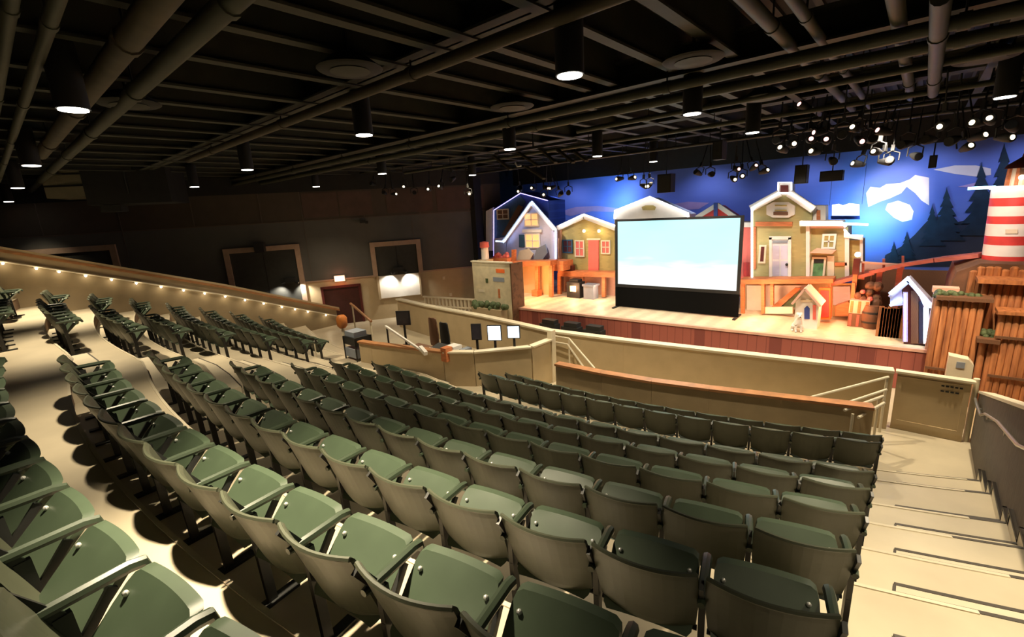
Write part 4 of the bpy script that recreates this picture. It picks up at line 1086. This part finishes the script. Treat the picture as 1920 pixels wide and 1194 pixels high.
# lighthouse
LX, LY = at(1885, 490, 14.6).x, 14.6
lh = thing('lighthouse', 'red and white striped lighthouse at the right edge of the set', 'lighthouse', (LX, LY, at(1900, 500, LY).z-.2))
zb_ = at(1840, 492, LY).z
hw0 = LX - at(1839, 492, LY).x
hw = lambda y: hw0*(1 - (y-500)*.0009)
st_ = [(498, 'red'), (478, 'white'), (456, 'red'), (441, 'white'), (420, 'red'), (408, 'white'), (388, 'red'), (374, 'white'), (362, None)]
st_ = [(500, 'red'), (477, 'white'), (457, 'red'), (441, 'white'), (419, 'red'), (405, 'white'), (387, 'red'), (372, 'white'), (358, None)]
def lz(y): return at(1842, y, LY).z
for (y0, c), (y1, _) in zip(st_[:-1], st_[1:]):
    MB().lathe((LX, LY, 0), [(hw(y0), lz(y0)), (hw(y1), lz(y1))], 24).build(c + '_band', m_red if c == 'red' else m_white, lh)
zt_ = lz(358)
MB().lathe((LX, LY, zt_), [(hw0*.9, -.03), (hw0*1.12, 0), (hw0*1.12, .06), (hw0*.8, .08)], 24).build('gallery_deck', m_white, lh)
ring = MB(); ring.tube([(LX+hw0*1.15*cos(t*2*PI/24), LY+hw0*1.15*sin(t*2*PI/24), zt_+.05) for t in range(25)], .035, 6); ring.build('neon_ring', m_neonw, lh)
MB().tube([(LX-hw0-.42, LY-.2, zt_+.07), (LX-hw0, LY-.2, zt_+.07)], .035, 6).build('neon_arm', m_neonc, lh)
zc0 = zt_+.08; zc1 = lz(318)
MB().lathe((LX, LY, 0), [(hw0*.56, zc0), (hw0*.53, zc1)], 8).build('lantern_room', m_cream, lh)
b = MB()
for k in range(8):
    t = PI/8+k*PI/4; b.beam((LX+hw0*.57*cos(t), LY+hw0*.57*sin(t), zc0), (LX+hw0*.54*cos(t), LY+hw0*.54*sin(t), zc1), .05, .05)
b.build('mullions', m_orange, lh)
MB().box((LX-.09, LY-hw0*.56, zc0+.12), (LX+.07, LY-hw0*.5, zc1-.05)).build('lantern_window', m_brown, lh)
MB().ball((LX-.02, LY-hw0*.6, zc0+.16), .05, 8).build('beacon_bulb', m_lamp, lh)
MB().lathe((LX, LY, zc1), [(hw0*.74, -.02), (hw0*.66, .05), (.05, lz(300)-zc1), (.02, lz(296)-zc1+.1)], 16).build('roof', m_dkred, lh)
part(lh, 'name_plaque', [(1885, 438), (1885, 430), (1908, 430), (1908, 438)], LY-hw(435)-.02, .04, m_cream)

# ------------------------------------------------------------------ ceiling
ZC = 7.0
ce = struct('ceiling', MB().box((-30, -3.5, ZC), (8.1, 21.1, ZC+.2)), m_ceil)
rb = MB()
x = -28
while x < 8: rb.box((x, -3.4, ZC-.06), (x+.09, 21, ZC)); x += .24
struct('ceiling_deck_rib', rb, m_joist, parent=ce)
jt = []
k = 0
xs = [-26.2, -24.6, -23, -21.4, -19.8, -18.4, -16.9, -15.6, -14.3, -13, -11.8, -10.7, -9.6, -8.5, -7.45, -6.15, -5.05, -4.3, -3.85, -2.9, -2.1, .6, 2.0, 3.6]
for x in xs:
    k += 1
    b = MB().box((x-.07, -3.4, 6.33), (x+.07, 17.3, 6.36)).box((x-.012, -3.4, 6.36), (x+.012, 17.3, ZC-.08)).box((x-.07, -3.4, ZC-.1), (x+.07, 17.3, ZC-.06))
    o = b.build('ceiling_joist', m_joist); o['kind'] = 'structure'
for (y, w, h, z) in ((3.9, .16, .3, 6.5), (7.25, .2, .36, 6.45), (11.4, .18, .3, 6.5), (14.6, .18, .3, 6.5), (.2, .18, .3, 6.5)):
    b = MB().box((-26, y-w, z-h/2), (7.9, y+w, z-h/2+.03)).box((-26, y-.02, z-h/2), (7.9, y+.02, z+h/2)).box((-26, y-w, z+h/2), (7.9, y+w, z+h/2+.03))
    o = b.build('ceiling_beam', m_joist); o['kind'] = 'structure'
def pipe(a, b, r, m, lab, name='ceiling_pipe', flange=None):
    t = thing(name, lab, 'pipe', (Vector(a)+Vector(b))/2)
    MB().tube([a, b], r, 12).build('pipe_run', m, t)
    d = (Vector(b)-Vector(a)); n = max(2, int(d.length/3))
    for q in range(n):
        p = Vector(a)+d*((q+.5)/n); u = d.normalized()
        MB().tube([p-u*.05, p+u*.05], r*1.18, 12).build('pipe_coupling', m, t)
        MB().tube([p, (p.x, p.y, ZC-.06)], .012, 5).build('hanger_rod', m_blackm, t)
pipe((7.8, 6.84, 6.12), (-26, 7.2, 6.12), .075, m_pipe, 'front one of the twin long pipes crossing the ceiling above the middle rows')
pipe((7.8, 7.68, 6.12), (-26, 8.05, 6.12), .075, m_pipe, 'rear one of the twin long pipes crossing the ceiling above the middle rows')
pipe((.7, 3.82, 6.2), (-14, 3.9, 6.2), .07, m_rust, 'brownish pipe crossing the ceiling above the seventh-row seats')
pipe((-2.5, 1.62, 6.18), (-25, 1.66, 6.18), .09, m_pipe, 'thick olive pipe running left at the upper left ceiling')
pipe((-3.6, 1.18, 6.1), (-13, 1.18, 6.1), .1, m_rust, 'thick brownish pipe left of the olive pipe in the upper left corner')
pipe((-3.6, .72, 6.15), (-20, .78, 6.15), .05, m_pipe, 'thin pipe beside the lamps in the upper left corner')
pipe((-3.6, .52, 6.2), (-20, .55, 6.2), .05, m_pipe, 'second thin pipe beside the lamps in the upper left corner')
pipe((-3.2, .18, 6.05), (-18, .2, 6.05), .09, m_pipe, 'pipe at the extreme left edge of the ceiling')
pipe((-1.43, 4.6, 6.3), (-1.43, 13.6, 6.3), .07, m_pipe, 'left one of the two parallel pipes running toward the stage above the screen')
pipe((-1.12, 4.6, 6.3), (-1.12, 13.6, 6.3), .055, m_pipe, 'right one of the two parallel pipes running toward the stage above the screen')
pipe((-.41, 5.6, 6.28), (-.41, 13.0, 6.28), .075, m_pipe, 'pipe running toward the stage above the yellow-green house')
pipe((-.07, 5.6, 6.05), (-.07, 11.2, 6.05), .075, m_pipe, 'thickest pipe running toward the stage above the right aisle')
pipe((7.6, 11.4, 6.1), (-15, 11.2, 6.1), .05, m_pipe, 'lighting pipe spanning the room before the stage', name='lighting_pipe')
pipe((7.6, 8.9, 6.15), (-6, 9.3, 6.15), .05, m_pipe, 'long pipe crossing the ceiling behind the twin pipes')
# round air diffusers
for k, (px, py, lab) in enumerate(((1300, 105, 'round air diffuser in the ceiling right of the nearest hanging lamp'), (655, 122, 'round air diffuser in the ceiling left of the brownish pipe'), (240, 188, 'round air diffuser behind the largest left lamp'),
        (1432, 178, 'round air diffuser under the parallel pipes'), (1850, 103, 'round air diffuser at the far right ceiling'), (960, 195, 'round air diffuser below the nearest hanging lamp'))):
    p = onz(px, py, 6.22); r = thing('air_diffuser', lab, 'vent', (p.x, p.y, 6.16))
    MB().lathe((0, 0, 0), [(.33, .0), (.36, .02), (.2, .14), (.16, .16)], 20).build('outer_cone', m_ceil, r, local=True)
    MB().lathe((0, 0, -.03), [(.05, 0), (.22, .02), (.2, .04)], 20).build('inner_cone', m_joist, r, local=True)
    MB().tube([(0, 0, .15), (0, 0, ZC-.06-6.16)], .02, 8).build('hanger', m_ceil, r, local=True)

# hanging can lamps on their grid
cans = [(-6.4, .9), (-11.65, .9), (-16.9, .95), (-23.2, 1.0), (-6.4, 4.12), (-11.6, 4.35), (-2.65, 4.0), (-2.68, 7.22), (-2.71, 10.55), (-6.55, 7.6), (-22.9, 5.1), (-16.8, 4.7),
        (-11.9, 8.1), (-16.9, 8.6), (-6.5, 11.0), (-6.6, 14.6), (.75, 10.46), (-11.75, 11.6), (-2.65, .98), (1.0, 3.9), (1.0, .7)]
clab = ['largest one at the upper left', 'second below the largest one at the upper left', 'third below the largest one at the upper left', 'lowest of the column at the far left edge', 'long one left of centre under the brownish pipe', 'one hanging over the left block between the two pipes',
        'nearest and biggest one at the top centre', 'one right of centre over the projection screen', 'small one above the yellow-green house', 'small one at centre beside the striped slats', 'small one low over the far left wall', 'small one over the left double door',
        'small one left of the stage light cluster', 'tiny one over the wall between the two doors', 'tiny one above the top left of the screen', 'tiny one above the white gable', 'one at the right edge over the gate', 'tiny one before the blue cottage',
        'one over the back rows behind the camera', 'one over the right aisle behind the camera', 'one over the top of the right aisle']
CAN_E = [700, 900, 1400, 200, 480, 950, 520, 560, 1000, 900, 300, 600, 900, 420, 1000, 200, 1200, 420, 2000, 1500, 220]
CAN_A = [84, 84, 84, 84, 92, 84, 78, 92, 124, 110, 100, 90, 100, 110, 124, 80, 124, 110, 74, 84, 84]
for (x, y), lab, en, an_ in zip(cans, clab, CAN_E, CAN_A):
    r = thing('can_lamp', 'black cylinder ceiling lamp, ' + lab, 'lamp', (x, y, 5.75), 0, 'hanging can lamps')
    MB().lathe((0, 0, 0), [(.135, .0), (.135, .62), (.12, .64), (.03, .66)], 20).build('cylinder', m_black, r, local=True)
    MB().lathe((0, 0, -.012), [(.118, 0), (.118, .014)], 20).build('lens', m_lens, r, local=True)
    MB().tube([(0, 0, .64), (0, 0, ZC-.06-5.75)], .018, 6).build('stem', m_black, r, local=True)
    light('can_lamp_light', 'SPOT', (x, y, 5.72), en, (1, .84, .58), target=(x, y, 0), size=.06, angle=an_, blend=.85)

# small stage lights
SPOTS = [  # px, py, Y, lens material index (0 none 1 warm 2 pink), cluster
 (655, 368, 11.3, 1), (680, 366, 11.4, 0), (722, 362, 11.3, 0), (738, 364, 11.4, 1), (758, 349, 11.3, 1), (777, 362, 11.4, 0), (805, 356, 11.3, 1), (826, 352, 11.4, 1), (700, 345, 11.4, 0), (850, 335, 11.3, 0), (878, 364, 11.4, 1),
 (975, 357, 14.4, 1), (1000, 354, 14.4, 1), (1023, 351, 14.4, 2), (1037, 351, 14.4, 1), (1020, 366, 14.2, 1), (1050, 365, 14.0, 0), (1066, 360, 14.0, 0),
 (1163, 335, 14.4, 1), (1184, 334, 14.4, 1), (1206, 348, 14.4, 1), (1219, 346, 14.4, 1), (1310, 325, 14.4, 0), (1332, 327, 14.4, 0), (1374, 334, 14.4, 1), (1391, 331, 14.4, 1), (1380, 317, 14.4, 2), (1412, 315, 14.4, 2), (1431, 322, 14.4, 1),
 (1461, 262, 11.3, 0), (1469, 281, 11.3, 1), (1483, 270, 11.3, 1), (1518, 262, 11.3, 2), (1529, 285, 11.3, 1), (1540, 247, 11.3, 2), (1550, 265, 11.3, 2), (1510, 200, 11.3, 2), (1606, 242, 11.3, 1), (1610, 262, 11.3, 2), (1611, 308, 13.2, 1), (1645, 285, 12.6, 1), (1657, 303, 13.0, 1), (1670, 302, 13.0, 1), (1660, 247, 11.3, 2),
 (1715, 292, 13.0, 0), (1700, 270, 11.8, 0), (1770, 232, 11.3, 1), (1810, 278, 12.6, 1), (1830, 258, 12.0, 1), (1836, 230, 11.3, 1), (1858, 227, 11.3, 1), (1880, 258, 12.0, 1), (1580, 250, 11.3, 0), (1630, 262, 11.5, 0), (1745, 262, 11.6, 0), (1790, 262, 11.6, 0), (1560, 300, 13.0, 0), (1900, 240, 11.4, 0),
]
pl1 = sorted([s for s in SPOTS if s[0] < 900]); pl2 = sorted([s for s in SPOTS if 900 < s[0] < 1450]); pl3 = sorted([s for s in SPOTS if s[0] >= 1450])
def par_can():
    r = thing('stage_light', 'x', 'stage light')
    MB().tube([(0, .12, .02), (0, -.02, 0), (0, -.14, -.02), (0, -.16, -.02)], [.045, .075, .085, .075], 12).build('body', m_black, r, local=True)
    y = MB(); y.tube([(-.13, 0, 0), (-.13, 0, .16), (0, 0, .22), (.13, 0, .16), (.13, 0, 0)], .014, 5); y.build('yoke', m_black, r, local=True)
    MB().box((-.03, -.03, .21), (.03, .03, .34)).build('clamp', m_black, r, local=True)
    return r
def lens_on(r, m): MB().tube([(0, -.158, -.02), (0, -.166, -.02)], .042, 10).build('lens', m, r, local=True)
proto = {}
for L, where in ((pl1, 'in the left-wall cluster'), (pl2, 'over the stage front'), (pl3, 'in the upper-right cluster')):
    for k, (px, py, Y, li) in enumerate(L):
        if li not in proto:
            r = par_can(); proto[li] = r
            if li: lens_on(r, m_lens2 if li == 1 else m_lensp)
        else: r = copy_thing(proto[li])
        p = at(px, py, Y); r.location = p
        v = EYE - p; r.rotation_euler = (rad(random.uniform(-30, 12)), 0, math.atan2(v.y, v.x)+PI/2 + random.uniform(-.9, .9))
        r['label'] = 'black stage light%s, %s from left %s' % (('', ' with lit lens', ' with pink lens')[li], ORD[k+1] if k < 24 else 'twenty-%s' % ORD[k-19], where); r['group'] = 'stage lights'
        rod = MB().tube([(0, 0, .33), (0, 0, max(.4, 6.36-p.z))], .014, 5).build('drop_rod', m_blackm, r, local=True)
# lighting pipes for the stage-front fixtures
pipe((3, 14.4, 6.05), (-14.5, 14.1, 6.05), .045, m_blackm, 'black lighting pipe over the front of the stage', name='lighting_pipe')
pipe((4, 12.8, 6.1), (-4, 12.8, 6.1), .045, m_blackm, 'black lighting pipe before the right half of the backdrop', name='lighting_pipe')
# hung loudspeakers
for px0, py0, px1, py1, Y, lab in ((1536, 318, 1581, 341, 14.6, 'wide black loudspeaker hanging before the blue backdrop'), (1740, 290, 1759, 315, 14.6, 'small black loudspeaker hanging left of the lighthouse'), (1232, 325, 1258, 362, 14.2, 'black loudspeaker hanging above the white gable'),
        (1488, 308, 1514, 345, 14.4, 'dark loudspeaker hanging just right of the chimney'), (1335, 262, 1355, 300, 12.0, 'tall dark box hanging above the right part of the screen')):
    a, b = at(px0, py1, Y), at(px1, py0, Y); c = (a+b)/2
    r = thing('hanging_loudspeaker', lab, 'loudspeaker', (c.x, Y, a.z))
    MB().box((a.x, Y, a.z), (b.x, Y+.35, b.z)).build('cabinet', m_black, r)
    MB().box((a.x+.03, Y-.012, a.z+.03), (b.x-.03, Y, b.z-.03)).build('grille', m_blackm, r)
    MB().tube([(c.x, Y+.17, b.z), (c.x, Y+.17, 6.6)], .015, 5).build('hanging_rod', m_blackm, r)
# slatted louvre bank
lv = thing('louvre_bank', 'bank of slanting brown slats hanging at centre before the stage', 'louvre', at(1000, 290, 9.6))
for k, (x0, y0, x1, y1) in enumerate(((925, 292, 958, 318), (968, 283, 1010, 312), (1008, 275, 1042, 305), (1045, 280, 1075, 305), (1078, 285, 1100, 302), (985, 312, 1020, 335))):
    MB().beam(at(x0, y0, 9.7), at(x1, y1, 9.5), .1, .04).build('slat', m_rust, lv)
p = at(1000, 280, 9.6); MB().beam((p.x-1.3, 9.6, 6.0), (p.x+1.3, 9.6, 6.0), .06, .06).build('header', m_blackm, lv)
MB().tube([(p.x, 9.6, 6.0), (p.x, 9.6, ZC-.06)], .02, 6).build('hanger', m_blackm, lv)
MB().tube([at(966, 305, 9.4), at(970, 312, 9.4), at(977, 311, 9.4)], .02, 6).build('bright_hook', m_white, lv)
# air handler and wrapped duct at far left
a, b = onwall(165, 385, 3.8), onwall(305, 300, 3.8)
r = thing('air_handler', 'big black air handling box hanging at the left ceiling', 'air handler', ((a.x+b.x)/2, (a.y+b.y)/2, a.z))
mb = MB(); mb.prism([a, Vector((b.x, b.y, a.z)), b, Vector((a.x, a.y, b.z))], WN*-1.6); mb.build('casing', m_black, r)
mb = MB(); c0 = onwall(190, 398, 3.8); c1 = onwall(225, 385, 3.8); mb.prism([c0, Vector((c1.x, c1.y, c0.z)), c1, Vector((c0.x, c0.y, c1.z))], WN*-.5); mb.build('lower_box', m_black, r)
MB().tube([(r.location.x, r.location.y, a.z+.3), (r.location.x, r.location.y, ZC-.06)], .03, 6).build('hanger', m_blackm, r)
a, b = onwall(88, 372, 3.4), onwall(160, 302, 3.4)
r = thing('wrapped_duct', 'olive-grey wrapped duct section beside the black air handler', 'duct', ((a.x+b.x)/2, (a.y+b.y)/2, a.z))
mb = MB(); mb.prism([a, Vector((b.x, b.y, a.z)), b, Vector((a.x, a.y, b.z))], WN*-1.2); mb.build('duct_body', m_fabric, r)
for t in (.33, .66):
    zz = a.z + (b.z-a.z)*t; mb = MB(); q0 = Vector((a.x, a.y, zz)); q1 = Vector((b.x, b.y, zz)); mb.beam(q0, q1, .03, .05); mb.build('strap', m_ceil, r)
MB().tube([(r.location.x, r.location.y, b.z-.2), (r.location.x, r.location.y, ZC-.06)], .03, 6).build('hanger', m_blackm, r)

# ------------------------------------------------------------------ stage lighting
for x in (-11, -8, -5, -2.4, -.7):
    light('stage_wash', 'SPOT', (x, 12.5, 5.7), 560, (1, .86, .70), target=(x+.1, 15.0, 1.4), size=.12, angle=76, blend=.7)
for x in (-12, -9, -6, -3, 0, 2):
    light('backdrop_wash', 'SPOT', (x, 16.9, 5.5), 95, (.50, .62, 1), target=(x, 18.4, 3.6), size=.1, angle=120, blend=.8)
light('cloud_spot', 'SPOT', (-.4, 14.9, 4.9), 560, (1, .85, .78), target=at(1672, 365, 18.4), size=.1, angle=34, blend=.8)
light('backdrop_glow', 'SPOT', at(1622, 425, 17.2), 320, (.22, .6, 1), target=at(1630, 410, 18.4), size=.08, angle=140, blend=1)
light('backdrop_glow', 'SPOT', at(1150, 395, 17.2), 260, (.22, .52, 1), target=at(1150, 375, 18.4), size=.08, angle=140, blend=1)
light('palisade_spot', 'SPOT', (1.5, 11.4, 5.0), 400, (1, .62, .35), target=(1.5, 12.9, 1.6), size=.1, angle=60, blend=.7)
light('lighthouse_spot', 'SPOT', (.4, 11.8, 5.1), 520, (1, .75, .6), target=(LX, LY, 3.6), size=.1, angle=40, blend=.6)
light('map_spot', 'SPOT', (-11.5, 9.4, 5.8), 380, (1, .88, .65), target=(-12.6, 12.25, 1.6), size=.1, angle=50, blend=.7)

# ------------------------------------------------------------------ world and view
w = bpy.data.worlds.new('World'); SC.world = w; w.use_nodes = True
w.node_tree.nodes['Background'].inputs['Color'].default_value = (.5, .45, .35, 1)
w.node_tree.nodes['Background'].inputs['Strength'].default_value = .02
SC.view_settings.view_transform = 'Standard'; SC.view_settings.look = 'None'
SC.view_settings.exposure = 0; SC.view_settings.gamma = 1; SC.view_settings.use_curve_mapping = False
